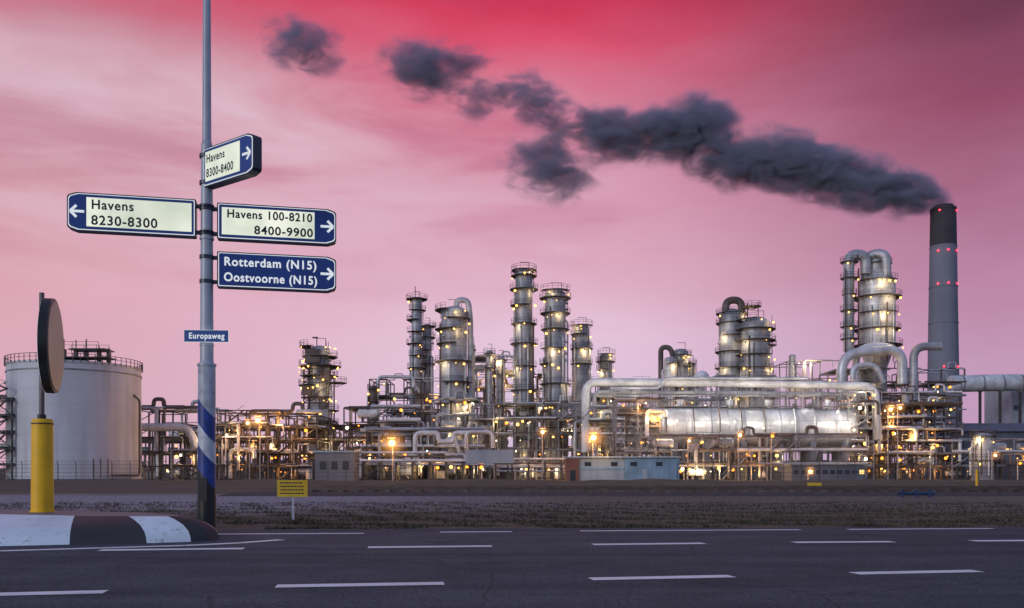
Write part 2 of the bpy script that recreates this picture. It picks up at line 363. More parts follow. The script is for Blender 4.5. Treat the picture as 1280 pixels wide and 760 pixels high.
def paintmat(name,col,wear=0.55):
    m,nt,out=newmat(name)
    p=N(nt,'ShaderNodeBsdfPrincipled'); nt.links.new(p.outputs[0],out.inputs[0]); p.inputs['Roughness'].default_value=0.6
    tc=N(nt,'ShaderNodeTexCoord'); co=tc.outputs['Object']
    n1=N(nt,'ShaderNodeTexNoise'); n1.inputs['Scale'].default_value=9; n1.inputs['Detail'].default_value=9; n1.inputs['Roughness'].default_value=0.75; nt.links.new(co,n1.inputs['Vector'])
    f=ramp(nt,n1.outputs[0],[(wear,(0,0,0,1)),(wear+0.12,(1,1,1,1))])
    n2=N(nt,'ShaderNodeTexNoise'); n2.inputs['Scale'].default_value=1.5; n2.inputs['Detail'].default_value=6; nt.links.new(co,n2.inputs['Vector'])
    cc=mixc(nt,n2.outputs[0],col+(1,),tuple(v*0.62 for v in col)+(1,))
    c=mixc(nt,mathn(nt,'MULTIPLY',f,0.7),cc,(0.09,0.09,0.10,1))
    nt.links.new(c,p.inputs['Base Color'])
    bp=N(nt,'ShaderNodeBump'); bp.inputs['Strength'].default_value=0.25; bp.inputs['Distance'].default_value=0.01
    nt.links.new(n1.outputs[0],bp.inputs['Height']); nt.links.new(bp.outputs[0],p.inputs['Normal'])
    return m
M['rpaint']=paintmat('road_paint',(0.90,0.92,0.94),0.58)
M['kwhite']=paintmat('kerb_white',(0.76,0.86,0.94),0.56)
M['kblack']=paintmat('kerb_black',(0.030,0.030,0.035),0.60)
M['kgrey']=paintmat('kerb_concrete',(0.16,0.155,0.16),0.62)

g=B('ground'); g.add([(-4000,-300,0),(4000,-300,0),(4000,8000,0),(-4000,8000,0)],[(0,1,2,3)],'ground'); g.finish()
r=B('road')
near=-20
def edge_y(x): return 16.6+x*0.055
xs=[-400]+[ -60+0.5*i for i in range(241)]+[400]
vs=[];fs=[]
for i,x in enumerate(xs):
    wob=0.05*math.sin(i*0.9)+random.uniform(-0.05,0.05) if 0<i<len(xs)-1 else 0
    vs+=[(x,near,0.004),(x,edge_y(max(-60,min(60,x)))+wob,0.004)]
for i in range(len(xs)-1): fs.append((2*i,2*i+2,2*i+3,2*i+1))
r.add(vs,fs,'asphalt'); r.finish()
mk=B('road_markings')
def ground_pt(px,py,z=0.008):
    d=(H-z)*F/(py-HY); return (X(px,d),d,z)
def dash(px0,py0,px1,py1,wd=0.12):
    a=Vector(ground_pt(px0,py0)); b=Vector(ground_pt(px1,py1)); t=(b-a).normalized(); n=Vector((-t.y,t.x,0))*wd/2
    mk.add([tuple(a-n),tuple(b-n),tuple(b+n),tuple(a+n)],[(0,1,2,3)],'rpaint')
for q in [(-60,744,132,739.5),(345,732.5,555,729),(738,723.5,915,720),(1067,716.5,1222,713.5),(1370,710,1500,708)]:
    dash(*q,wd=0.22)
for q in [(125,687.5,305,685.5),(460,684,615,682.5),(741,680.5,880,679),(992,677.8,1116,677),(1215,676,1330,675.3)]:
    dash(*q,wd=0.26)
for q in [(270,667.5,455,666.6),(550,665,640,664.4),(725,663.6,1000,662),(1060,661.6,1240,660.5)]:
    dash(*q,wd=0.2)
pl=[(-100,692.5),(0,688.5),(120,685.0),(230,681.8),(300,678.5),(352,674.5)]
for a,b in zip(pl[:-1],pl[1:]): dash(a[0],a[1],b[0],b[1],0.2)
mk.finish()

# ------------------------------------------------------------ traffic island
isl=B('traffic_island')
ZT=0.37
prof=[(0.0,0.005),(0.03,0.09),(0.12,0.17),(0.35,0.26),(0.7,0.33),(1.0,ZT)]
def strip(o0,i0,o1,i1,k):
    vs=[];n=len(prof)
    for (o,i) in ((o0,i0),(o1,i1)):
        for t,z in prof: vs.append((o[0]+(i[0]-o[0])*t,o[1]+(i[1]-o[1])*t,z))
    isl.add(vs,[(j,n+j,n+j+1,j+1) for j in range(n-1)],k,True)
outp=[(-40,11.6),(-11,12.0),(-9,12.1),(-7.4,12.35),(-6.35,12.72),(-5.85,12.85),(-5.35,12.98),(-4.80,13.25),(-4.58,13.45),(-4.52,13.7),(-4.66,14.1),(-5.1,14.7),(-5.9,15.4),(-6.9,16.1),(-8.4,16.9),(-40,17.4)]
inp=[(-40,14.9),(-12,14.9),(-9.6,14.7),(-8.2,14.3),(-6.8,13.78),(-6.35,13.70),(-5.9,13.64),(-5.28,13.60),(-5.2,13.62),(-5.17,13.70),(-5.2,13.95),(-5.6,14.4),(-6.3,14.95),(-7.3,15.55),(-8.8,16.3),(-40,16.6)]
kk_=['kwhite','kwhite','kwhite','kwhite','kblack','kblack','kwhite','kblack','kblack','kblack','kblack','kgrey','kwhite','kgrey','kwhite']
for i in range(len(outp)-1): strip(outp[i],inp[i],outp[i+1],inp[i+1],kk_[i])
isl.add([(x,y,ZT-0.001) for x,y in inp],[tuple(range(len(inp)))],'kgrey')
isl.finish()

# ------------------------------------------------------------ signpost
PD=15.5; PX=X(258.5,PD); s15=PD/F
def polestripe():
    m,nt,out=newmat('striped_pole_paint')
    p=N(nt,'ShaderNodeBsdfPrincipled'); nt.links.new(p.outputs[0],out.inputs[0]); p.inputs['Roughness'].default_value=0.4
    tc=N(nt,'ShaderNodeTexCoord'); s=N(nt,'ShaderNodeSeparateXYZ'); nt.links.new(tc.outputs['Object'],s.inputs[0])
    v=mathn(nt,'ADD',s.outputs[2],mathn(nt,'MULTIPLY',s.outputs[0],1.25))
    v=mathn(nt,'DIVIDE',v,3.2)
    blue=(0.012,0.045,0.26,1); wh=(0.62,0.66,0.74,1)
    c=ramp(nt,v,[(0,(0.010,0.010,0.012,1)),(0.96/3.2,blue),(1.38/3.2,wh),(1.76/3.2,blue),(2.18/3.2,(0.46,0.49,0.56,1))],'CONSTANT')
    n=N(nt,'ShaderNodeTexNoise'); n.inputs['Scale'].default_value=6; n.inputs['Detail'].default_value=8; nt.links.new(tc.outputs['Object'],n.inputs['Vector'])
    f=ramp(nt,n.outputs[0],[(0.3,(0.6,0.58,0.56,1)),(0.6,(1,1,1,1))])
    c=mixc(nt,1.0,c,f,'MULTIPLY'); nt.links.new(c,p.inputs['Base Color']); return m
M['stripe']=polestripe()
sign_root=bpy.data.objects.new('signpost',None); COL.objects.link(sign_root); sign_root.location=(PX,PD,0)
pb=B('pole')
zc=lambda py:Z(py,PD)
pb.cyl((0,0,0),(0,0,zc(458)),11.3*s15,10.6*s15,32,'stripe')
pb.cyl((0,0,zc(458)),(0,0,zc(452)),10.6*s15,8.2*s15,32,'polegrey')
pb.cyl((0,0,zc(452)),(0,0,zc(182)),8.2*s15,6.8*s15,32,'polegrey')
pb.cyl((0,0,zc(182)),(0,0,zc(176)),6.8*s15,5.4*s15,32,'polegrey')
pb.cyl((0,0,zc(176)),(0,0,13.5),5.4*s15,3.7*s15,32,'polegrey')
for y in (458,433,300,262):
    pb.cyl((0,0,zc(y)),(0,0,zc(y-3)),(11.6 if y==458 else 8.6)*s15,(11.6 if y==458 else 8.6)*s15,32,'polegrey')
pb.box((0,-11.2*s15,0.75),(0.12,0.02,0.4),'blackp')
pb.pipe([(0,0,13.4),(0,0,13.9),(0.5,0.5,14.1),(1.2,1.2,14.1)],0.05,'polegrey')
pb.box((1.5,1.5,14.1),(0.9,0.3,0.14),'polegrey',math.radians(45))
pb.finish(parent=sign_root)
def outline(x0,x1,h,right=True,inset=0.0,cut=0.10):
    sg=1 if x1>x0 else -1; hh=h/2-inset; a=x0+sg*inset; b=x1-sg*inset
    pts=[]
    def arc(cx,cz,r,a0,a1,n=5):
        for i in range(n+1):
            t=math.radians(a0+(a1-a0)*i/n); pts.append((cx+sg*r*math.cos(t),cz+r*math.sin(t)))
    rs=0.02
    arc(a+sg*rs,-hh+rs,rs,180,270,3)
    pts.append((b-sg*(cut+0.05),-hh)); arc(b-sg*0.07,-hh+0.10,0.07,-62,0)
    arc(b-sg*0.07,hh-0.10,0.07,0,62); pts.append((b-sg*(cut+0.05),hh))
    arc(a+sg*rs,hh-rs,rs,90,180,3)
    if sg<0: pts.reverse()
    return pts
def prism(b,pts,y0,y1,k,kf=None):
    n=len(pts); f=[(x,y0,z) for x,z in pts]; bk=[(x,y1,z) for x,z in pts]
    b.add(f+bk,[((i+1)%n,i,n+i,n+(i+1)%n) for i in range(n)],k)
    b.add(f,[tuple(range(n))],kf or k); b.add(bk,[tuple(reversed(range(n)))],k)
def text(body,x,y,z,width,size,mat,parent,thick=0.012,align='LEFT'):
    for sh in ((0,0,0),(0.008,-0.0007,0.0),(0.004,-0.0014,0.007)):
        c=bpy.data.curves.new('lettering','FONT'); c.body=body; c.size=size; c.offset=0.0015; c.extrude=0.0; c.space_character=1.12
        c.materials.append(mat)
        o=bpy.data.objects.new('lettering',c); COL.objects.link(o); o.parent=parent
        o.rotation_euler=(math.radians(90),0,0); o.location=(x+sh[0]*(1 if thick>0.005 else 0.5),y+sh[1],z+sh[2]*(1 if thick>0.005 else 0.4))
        bpy.context.view_layer.update()
        dx=o.dimensions.x
        if dx>0: o.scale=(width/dx,1,1)
    return o
def arrow(b,x,z,L,sg,k,y):
    t=0.022
    def bar(p,q):
        d=Vector((q[0]-p[0],q[1]-p[1])); n=Vector((-d.y,d.x)).normalized()*t
        b_=[(p[0]-n.x,p[1]-n.y),(q[0]-n.x,q[1]-n.y),(q[0]+n.x,q[1]+n.y),(p[0]+n.x,p[1]+n.y)]
        b.add([(a,y,c) for a,c in b_],[(0,1,2,3)],k)
    bar((x-sg*L/2,z),(x+sg*(L/2-0.02),z))
    y-=0.0015; bar((x+sg*L/2,z),(x+sg*(L/2-0.10),z+0.10))
    y-=0.0015; bar((x+sg*L/2,z),(x+sg*(L/2-0.10),z-0.10))
def sign(zmid,x0,x1,h,ang,lines,panel,thick=0.16,arrow_blue=True,yoff=0.0):
    e=bpy.data.objects.new('direction_sign',None); COL.objects.link(e); e.parent=sign_root; e.location=(0,0,zmid); e.rotation_euler=(0,0,math.radians(ang))
    b=B('sign_box'); sg=1 if x1>x0 else -1; T=thick/2
    prism(b,outline(x0,x1,h),-T,T,'rim')
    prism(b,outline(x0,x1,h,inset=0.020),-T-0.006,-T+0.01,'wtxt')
    prism(b,outline(x0,x1,h,inset=0.034),-T-0.011,-T+0.01,'navy')
    prism(b,outline(x0,x1,h,inset=0.03),T-0.01,T+0.006,'navy')
    if panel:
        p0,p1=panel
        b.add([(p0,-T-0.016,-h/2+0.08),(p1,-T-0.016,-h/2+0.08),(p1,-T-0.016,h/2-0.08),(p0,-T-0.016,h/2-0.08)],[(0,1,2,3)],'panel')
    arrow(b,x1-sg*0.165,0,0.22,sg,'wtxt',-T-0.018)
    for zz in (h/2-0.1,-h/2+0.1):
        b.box((x0-sg*0.04,0,zz),(0.12,0.10,0.05),'rim')
        b.cyl((0,0,zz-0.03),(0,0,zz+0.03),0.125,0.125,20,'rim')
    b.finish(parent=e)
    for body,x,z,wd,sz,mk_ in lines:
        text(body,x,-T-0.020,z,wd,sz,M[mk_],e)
    return e
sign(zc(275),-0.17,-2.24,0.655,12,[('Havens',-1.86,0.05,0.66,0.225,'btxt'),('8230-8300',-1.86,-0.215,1.05,0.225,'btxt')],(-1.93,-0.24))
sign(zc(276.5),0.18,2.22,0.635,12,[('Havens 100-8210',0.34,0.06,1.44,0.205,'btxt'),('8400-9900',0.80,-0.205,1.00,0.205,'btxt')],(0.26,1.84))
sign(zc(337),0.18,2.22,0.625,12,[('Rotterdam (N15)',0.29,0.065,1.56,0.21,'wtxt'),('Oostvoorne (N15)',0.29,-0.205,1.58,0.21,'wtxt')],None)
sign(zc(212.5),0.03,1.39,0.67,-36,[('Havens',0.13,0.06,0.50,0.20,'btxt'),('8300-8400',0.13,-0.19,0.74,0.20,'btxt')],(0.10,1.05),thick=0.17)
e=bpy.data.objects.new('street_name_plate',None); COL.objects.link(e); e.parent=sign_root; e.location=(0.05,-0.16,zc(422)); e.rotation_euler=(0,0,math.radians(3))
b=B('plate'); b.box((0,0,0),(0.76,0.02,0.21),'wtxt'); b.box((0,-0.006,0),(0.75,0.02,0.20),'euro'); b.box((0,0.05,0),(0.1,0.08,0.06),'rim'); b.finish(parent=e)
text('Europaweg',-0.30,-0.019,-0.045,0.60,0.14,M['wtxt'],e,0.004)

# ------------------------------------------------------------ bollard + round sign
bd=15.2; sb=bd/F
b=B('yellow_bollard_with_round_sign')
bxp=X(53,bd); zt=Z(524,bd)
b.cyl((bxp,bd,ZT-0.01),(bxp,bd,zt-0.04),13*sb,12.4*sb,32,'yell'); b.cyl((bxp,bd,zt-0.04),(bxp,bd,zt),12.4*sb,11.4*sb,32,'yell')
b.cyl((bxp,bd,ZT-0.01),(bxp,bd,ZT+0.03),14*sb,14*sb,32,'yell')
b.cyl((bxp,bd,zt-0.09),(bxp,bd,zt-0.07),13.0*sb,13.0*sb,32,'blackp')
b.cyl((bxp-0.01,bd,zt),(bxp-0.01,bd,Z(366,bd)),3.2*sb,3.0*sb,16,'signback')
b.cyl((bxp-0.01,bd,zt),(bxp-0.01,bd,zt+0.08),5*sb,5*sb,16,'blackp')
ang=math.radians(18)
nrm=Vector((math.cos(ang),math.sin(ang),0)); ctr=Vector((X(61.5,bd),bd+0.06,Z(432,bd))); R0=59*sb
b.cyl(ctr-nrm*0.07,ctr+nrm*0.07,R0,R0,64,'blackp')
b.cyl(ctr+nrm*0.07,ctr+nrm*0.085,R0*0.96,R0*0.94,64,'signback')
b.cyl(ctr-nrm*0.07,ctr-nrm*0.08,R0*0.97,R0*0.96,64,'wtxt')
for z in (0.3,-0.3): b.box((bxp+0.03,bd+0.05,ctr.z+z),(0.14,0.12,0.06),'blackp')
b.finish()

b=B('yellow_warning_board'); d=19.5; s=d/F
b.box((X(365.5,d),d,Z(610.5,d)),(38*s,0.02,21*s),'yells')
for i in range(4):
    xx0=-15*s
    while xx0<13*s:
        wl=random.uniform(1.5,4.5)*s; b.box((X(365.5,d)+xx0+wl/2,d-0.012,Z(603.5+i*4.4,d)),(wl,0.004,1.5*s),'btxt'); xx0+=wl+0.9*s
b.box((X(366,d),d+0.03,(Z(600,d))/2-0.0),(0.05,0.05,Z(602,d)),'polegrey'); b.finish()
b=B('small_yellow_sign'); d=60; s=d/F
b.box((X(1018,d),d,Z(606,d)),(18*s,0.04,5*s),'yells'); b.box((X(1018,d),d+0.05,0.25),(0.06,0.06,0.5),'polegrey'); b.finish()

# ------------------------------------------------------------ grass tufts
def grass():
    rng=np.random.default_rng(3); n=70000
    d=16.3+ (rng.random(n)**1.7)*16
    px=rng.uniform(-80,1360,n); x=(px-640)/F*d
    ey=16.6+np.clip(x,-60,60)*0.055+0.03
    keep=(d>ey)&~((x<-4.6)&(d<17.6))
    cl=np.sin(x*1.3+np.sin(d*2.1)*2)+np.sin(d*3.7+x*0.7)+0.8*np.sin(x*4.1+d*1.7)+rng.normal(0,0.7,n)
    keep&=cl>0.1
    x=x[keep]; d=d[keep]; cl=cl[keep]; m=len(x)
    h=rng.uniform(0.02,0.085,m)*(0.6+0.25*np.clip(cl,0,3)); wd=rng.uniform(0.006,0.014,m)*(1+d*0.02); a=rng.uniform(0,math.pi,m); lean=rng.normal(0,0.05,(m,2))
    V=np.zeros((m,3,3)); V[:,0,0]=x-np.cos(a)*wd; V[:,0,1]=d-np.sin(a)*wd; V[:,1,0]=x+np.cos(a)*wd; V[:,1,1]=d+np.sin(a)*wd
    V[:,2,0]=x+lean[:,0]; V[:,2,1]=d+lean[:,1]; V[:,2,2]=h
    me=bpy.data.meshes.new('grass_mesh'); me.from_pydata(V.reshape(-1,3).tolist(),[],np.arange(m*3).reshape(-1,3).tolist())
    mi=rng.integers(0,3,m); 
    me.materials.append(surf('dry_grass_blades',(0.14,0.10,0.055),0.9,0,0.6,1.2,0)); me.materials.append(surf('green_grass_blades',(0.07,0.075,0.03),0.9,0,0.5,1.2,0)); me.materials.append(surf('dark_grass_blades',(0.05,0.036,0.022),0.9,0,0.5,1.2,0))
    me.polygons.foreach_set('material_index',mi.tolist()); me.update()
    o=bpy.data.objects.new('grass',me); COL.objects.link(o)
grass()

def berm(name,y0,y1,xa,xb,hh,n=220):
    b=B(name); vs=[];fs=[]; w_=y1-y0
    for i in range(n+1):
        x=xa+(xb-xa)*i/n
        h=hh*(1+0.2*math.sin(i*0.37)+0.13*math.sin(i*1.3)+random.uniform(-0.1,0.1))
        vs+=[(x,y0,-0.02),(x,y0+w_*.3,h*0.75),(x,y0+w_*.5,h),(x,y0+w_*.75,h*0.5),(x,y1,-0.02)]
    for i in range(n):
        for j in range(4): fs.append((5*i+j,5*i+5+j,5*i+6+j,5*i+1+j))
    b.add(vs,fs,'ground',True); b.finish()
berm('embankment',88,120,-150,150,0.45)
berm('earth_bank',290,330,-420,420,4.0)
b=B('railway_track')
vs=[];fs=[]
for i in range(101):
    x=-14+i*1.4; j=random.uniform(-.3,.3)
    vs+=[(x,42+j,-0.01),(x,44,0.13),(x,62,0.13),(x,64+j,-0.01)]
for i in range(100):
    for j in range(3): fs.append((4*i+j,4*i+4+j,4*i+5+j,4*i+1+j))
b.add(vs,fs,'ballast')
for dd in (46,47.5,54,55.5):
    b.box((50,dd,0.28),(126,0.08,0.12),'rail')
for i in range(156): 
    b.box((-12+i*0.8,46.75,0.17),(0.26,2.5,0.10),'piped'); b.box((-12+i*0.8,54.75,0.17),(0.26,2.5,0.10),'piped')
b.finish()

# ------------------------------------------------------------ refinery helpers
def column(name,px,d,rpx,top,plats,mat='clad',pw=1.3,dome=0.5,side=True,lamps=2,base=0,lite=True,overhead=False,prk='steel'):
    s=d/F; b=B(name); x=X(px,d); y=d; r=rpx*s; zt=Z(top,d)-r*dome
    b.cyl((x,y,base),(x,y,zt),r,r,28,mat,caps=True); b.dome((x,y,zt),r,r*dome,mat)
    b.cyl((x,y,base),(x,y,base+3),r*1.15,r*1.05,28,'conc')
    for k in range(int((zt-base)/5)):
        b.cyl((x,y,base+5*k+3),(x,y,base+5*k+3.25),r*1.03,r*1.03,28,mat)
    for k in range(int((zt-base)/4)):
        an=math.radians(random.uniform(180,360)); z=random.uniform(base+6,zt-1)
        b.cyl((x+r*0.9*math.cos(an),y+r*0.9*math.sin(an),z),(x+(r+0.55)*math.cos(an),y+(r+0.55)*math.sin(an),z),0.22,0.22,8,'pipe'); b.cyl((x+(r+0.45)*math.cos(an),y+(r+0.45)*math.sin(an),z),(x+(r+0.6)*math.cos(an),y+(r+0.6)*math.sin(an),z),0.34,0.34,8,'steel2')
    zs=[Z(p,d) for p in plats]
    for i,z in enumerate(zs):
        full=random.random()<0.4
        R=r+pw*random.uniform(0.8,1.3)
        if full: b.platform((x,y,z),r,R,rk=prk)
        else:
            a=random.uniform(math.pi,1.7*math.pi); b.platform((x,y,z),r,R,rk=prk,a0=a-random.uniform(0.9,1.6),a1=a+random.uniform(0.9,1.7),n=14)
        for j in range(lamps+1):
            if random.random()<0.45: continue
            an=math.radians(random.uniform(190,350)); p=(x+(R-0.2)*math.cos(an),y+(R-0.2)*math.sin(an),z-random.uniform(0.3,1.4))
            b.bulb(p,random.choice([0.12,0.16,0.22,0.30]))
        if lite and i%2==0:
            an=math.radians(random.choice([215,250,290,325])); b.light((x+(R+0.4)*math.cos(an),y+(R+0.4)*math.sin(an),z-0.9),random.uniform(100,220),(1,0.7,0.34))
    zz=[base]+sorted(zs)
    for i in range(len(zz)-1):
        an=math.radians(random.choice([200,215,320,340])); ca,sa=math.cos(an),math.sin(an)
        q=r+0.45
        for o in (-0.3,0.3):
            b.beam((x+q*ca-o*sa,y+q*sa+o*ca,zz[i]),(x+q*ca-o*sa,y+q*sa+o*ca,zz[i+1]+1),0.1,prk)
        for kk in range(int((zz[i+1]-zz[i])/1.2)):
            zr=zz[i]+kk*1.2
            b.beam((x+q*ca+.4*sa,y+q*sa-.4*ca,zr),(x+q*ca-.4*sa,y+q*sa+.4*ca,zr),0.09,prk)
    if side:
        for an,pr in ((math.radians(random.uniform(150,200)),0.28),(math.radians(random.uniform(330,360)),0.22),(math.radians(random.uniform(230,300)),0.14),(math.radians(random.uniform(210,330)),0.2)):
            q=r+pr+0.25; zp=zt-random.uniform(0,0.4)*(zt-base)
            b.pipe([(x+q*math.cos(an),y+q*math.sin(an),base+1),(x+q*math.cos(an),y+q*math.sin(an),zp),(x+(r-0.1)*math.cos(an),y+(r-.1)*math.sin(an),zp+0.5)],pr,random.choice(['pipe','piped','pipe']),8)
    b.beam((x+r*0.6,y,zt),(x+r*0.6,y,zt+r*dome+1.6),0.14,prk); b.beam((x+r*0.6,y,zt+r*dome+1.6),(x-r*0.5,y,zt+r*dome+1.6),0.12,prk)
    return b
def frame(b,px0,px1,top,d,depth=12,nx=None,ny=2,nz=None,t=0.26,k='steel',base=0,floors=0.35,pipes=8,vessels=3,lamps=6,lights=2,brace=0.3,rail=True,seed=None,sod=0.2,pk=('pipe','pipew','piped','clad','piped')):
    if seed is not None: random.seed(seed)
    x0,x1=X(px0,d),X(px1,d); y0,y1=d,d+depth; z1=Z(top,d)
    W=x1-x0; Hh=z1-base; pipes=int(pipes*1.8); vessels=int(vessels*1.5); lamps=int(lamps*1.0); sod=min(0.85,sod+0.2)
    nx=nx or max(1,round(W/4.6)); nz=nz or max(2,round(Hh/4.2))
    xs=[x0+W*i/nx for i in range(nx+1)]; ys=[y0+(y1-y0)*i/ny for i in range(ny+1)]
    zs=[base+Hh*(i/nz) for i in range(nz+1)]
    tops=[max(1,nz-random.choice([0,0,0,1,1,2])) for _ in range(nx)]
    tops[0]=nz
    ct=[max(tops[max(0,i-1)],tops[min(nx-1,i)]) for i in range(nx+1)]
    for i,x in enumerate(xs):
        for y in ys: b.box((x,y,(base+zs[ct[i]])/2),(t,t,zs[ct[i]]-base),k)
    for j in range(1,nz+1):
        for i in range(nx):
            if j>tops[i]: continue
            for y in ys: b.beam((xs[i],y,zs[j]),(xs[i+1],y,zs[j]),t*0.9,k)
            if random.random()<brace:
                a,c=(zs[j-1],zs[j]) if random.random()<0.5 else (zs[j],zs[j-1])
                b.beam((xs[i],y0,a),(xs[i+1],y0,c),t*0.6,k)
            if random.random()<floors:
                b.box(((xs[i]+xs[i+1])/2,(y0+y1)/2,zs[j]+0.22),(xs[i+1]-xs[i],y1-y0,0.1),k)
                if rail and random.random()<0.8: b.rail_line((xs[i],y0-0.05,zs[j]),(xs[i+1],y0-0.05,zs[j]),k='steel2' if random.random()<0.6 else 'steel')
            if random.random()<0.12:
                zf=zs[j]
                b.beam((xs[i]+0.3,y0-0.8,zs[j-1]),(xs[i+1]-0.3,y0-0.8,zf),0.3,k); b.beam((xs[i]+0.3,y0-0.8,zs[j-1]+1),(xs[i+1]-0.3,y0-0.8,zf+1),0.09,'steel2')
        for i,x in enumerate(xs):
            if j<=ct[i]: b.beam((x,y0,zs[j]),(x,y1,zs[j]),t*0.8,k)
    for _ in range(pipes):
        j=random.randint(1,nz); r=random.choice([0.10,0.12,0.16,0.22,0.3,0.42]); y=random.uniform(y0,y1-1) if random.random()<0.5 else y0+random.uniform(-0.6,0.6)
        a=random.uniform(x0-1,x1-W*0.3); c=min(x1+1,a+random.uniform(0.35,1.0)*W); z=zs[j]+r+0.15
        pk_=random.choice(pk)
        u=random.random()
        if u<0.35: b.pipe([(a,y,z),(c,y,z)],r,pk_,8)
        elif u<0.6:
            z2=zs[max(0,j-random.randint(1,2))]+0.4; b.pipe([(a,y,z2),(a,y,z),(c,y,z),(c,y,z-random.uniform(1,3))],r,pk_,8)
        elif u<0.84:
            z2=base+random.uniform(0,Hh*0.5); b.pipe([(a,y,z2),(a,y,min(z1,z2+random.uniform(4,10)))],r,pk_,8)
        else:
            m_=(a+c)/2; b.pipe([(a,y,z),(m_-1,y,z),(m_-1,y,z+1.6),(m_+1,y,z+1.6),(m_+1,y,z),(c,y,z)],r,pk_,8)
    for _ in range(vessels):
        j=random.randint(0,nz-1); z=zs[j]+0.2; hh=zs[1]-zs[0]
        x=random.uniform(x0+1,x1-1); y=random.uniform(y0+0.5,y0+depth*0.5)
        u=random.random()
        if u<0.35:
            r=random.uniform(0.6,1.1); L=random.uniform(2.5,4.5); zz=z+r+0.6
            b.cyl((x-L/2,y,zz),(x+L/2,y,zz),r,r,16,random.choice(['clad','clad2','pipew']),caps=False)
            b.dome((x-L/2,y,zz),r,r*0.45,'clad2',axis=(-1,0,0),n=16,m=4); b.dome((x+L/2,y,zz),r,r*0.45,'clad2',axis=(1,0,0),n=16,m=4)
            for sx in (-L/3,L/3): b.box((x+sx,y,z+0.4),(0.3,r*1.4,0.9),'steel')
        elif u<0.7:
            r=random.uniform(0.4,1.1); L=hh*random.uniform(0.6,1.5)
            b.cyl((x,y,z),(x,y,z+L),r,r,16,random.choice(['clad','clad2','piped'])); b.dome((x,y,z+L),r,r*0.5,'clad2',n=16,m=4)
        else:
            b.box((x,y,z+0.9),(random.uniform(0.8,2.4),1.2,random.uniform(1.0,1.8)),random.choice(['wall','piped','steel2','walld']))
    for q in range(lamps):
        i=random.randint(0,nx-1); j=random.randint(1,max(1,tops[i])); p=(random.uniform(xs[i],xs[i+1]),y0-random.uniform(0,0.4) if random.random()<0.6 else random.uniform(y0,y1),zs[j]-random.uniform(0.4,1.2))
        sd=random.random()<sod
        b.bulb(p,random.choice([0.10,0.14,0.2,0.28,0.38]),'sod' if sd else random.choice(['bulb','bulb','bulbw']))
        if q<lights: b.light((p[0],p[1]-0.9,p[2]-0.4),random.uniform(150,320),(1,0.46,0.12) if sd else (1,0.70,0.34))
    return b

d=160; s=d/F; b=B('storage_tank'); x=X(94.5,d); r=76*s; zt=Z(459,d)
b.cyl((x,d,0),(x,d,zt),r,r,72,'tank'); b.cyl((x,d,zt),(x,d,zt+1.3),r*0.98,0.5,72,'tank')
b.cyl((x,d,zt-0.35),(x,d,zt-0.01),r*1.012,r*1.012,72,'tank'); b.cyl((x,d,zt-1.6),(x,d,zt-1.4),r*1.012,r*1.012,72,'steel2')
b.cyl((x,d,0),(x,d,0.4),r*1.02,r*1.02,72,'conc')
b.ring((x,d,zt+1.1),r*1.02,0.10,'steel',60); b.ring((x,d,zt+0.55),r*1.02,0.08,'steel',60)
for i in range(60):
    a=2*math.pi*i/60; b.beam((x+r*1.02*math.cos(a),d+r*1.02*math.sin(a),zt-0.4),(x+r*1.02*math.cos(a),d+r*1.02*math.sin(a),zt+1.1),0.1,'steel')
px0=X(68,d-6); px1=X(140,d-6)
for z in (zt+0.8,zt+2.2):
    b.box(((px0+px1)/2+ (1.5 if z>zt+1 else 0),d-6,z),((px1-px0)*(0.62 if z>zt+1 else 1),4,0.15),'steel')
b.rail_line((px0,d-8,zt+0.9),(px1,d-8,zt+0.9),k='steel'); b.rail_line((X(82,d-6),d-8,zt+2.3),(X(130,d-6),d-8,zt+2.3),k='steel')
b.rail_line((X(82,d-6),d-4,zt+2.3),(X(130,d-6),d-4,zt+2.3),k='steel')
for q in (80,95,108,124,136): b.box((X(q,d-6),d-6,zt+1.2),(0.5,0.8,2.4),'piped'); b.beam((X(q,d-6),d-6,zt),(X(q,d-6),d-6,zt+4.2*random.uniform(.6,1)),0.16,'steel')
for q in (122,131,140): b.pipe([(X(q,d-10),d-11.5,0.5),(X(q,d-10),d-11.5,Z(575,d))],0.12,'piped',8)
b.pipe([(x+r*0.9,d-r*0.7,1),(x+r+1.0,d-1,1),(x+r+1.0,d-1,zt-6),(x+r-0.3,d-1,zt-5)],0.2,'piped',8)
b.finish()
d=150; b=B('stair_tower')
frame(b,-60,15,478,d,6,nx=3,nz=6,ny=1,pipes=3,vessels=0,lamps=1,lights=0,brace=0.9,floors=0.7,seed=11)
for i in range(7):
    z0=i*2.6; a,c=(X(-40,d),X(12,d)) if i%2 else (X(12,d),X(-40,d))
    b.beam((a,d-0.7,z0),(c,d-0.7,z0+2.6),0.3,'steel'); b.beam((a,d-0.7,z0+1.1),(c,d-0.7,z0+3.7),0.1,'steel2')
b.finish()

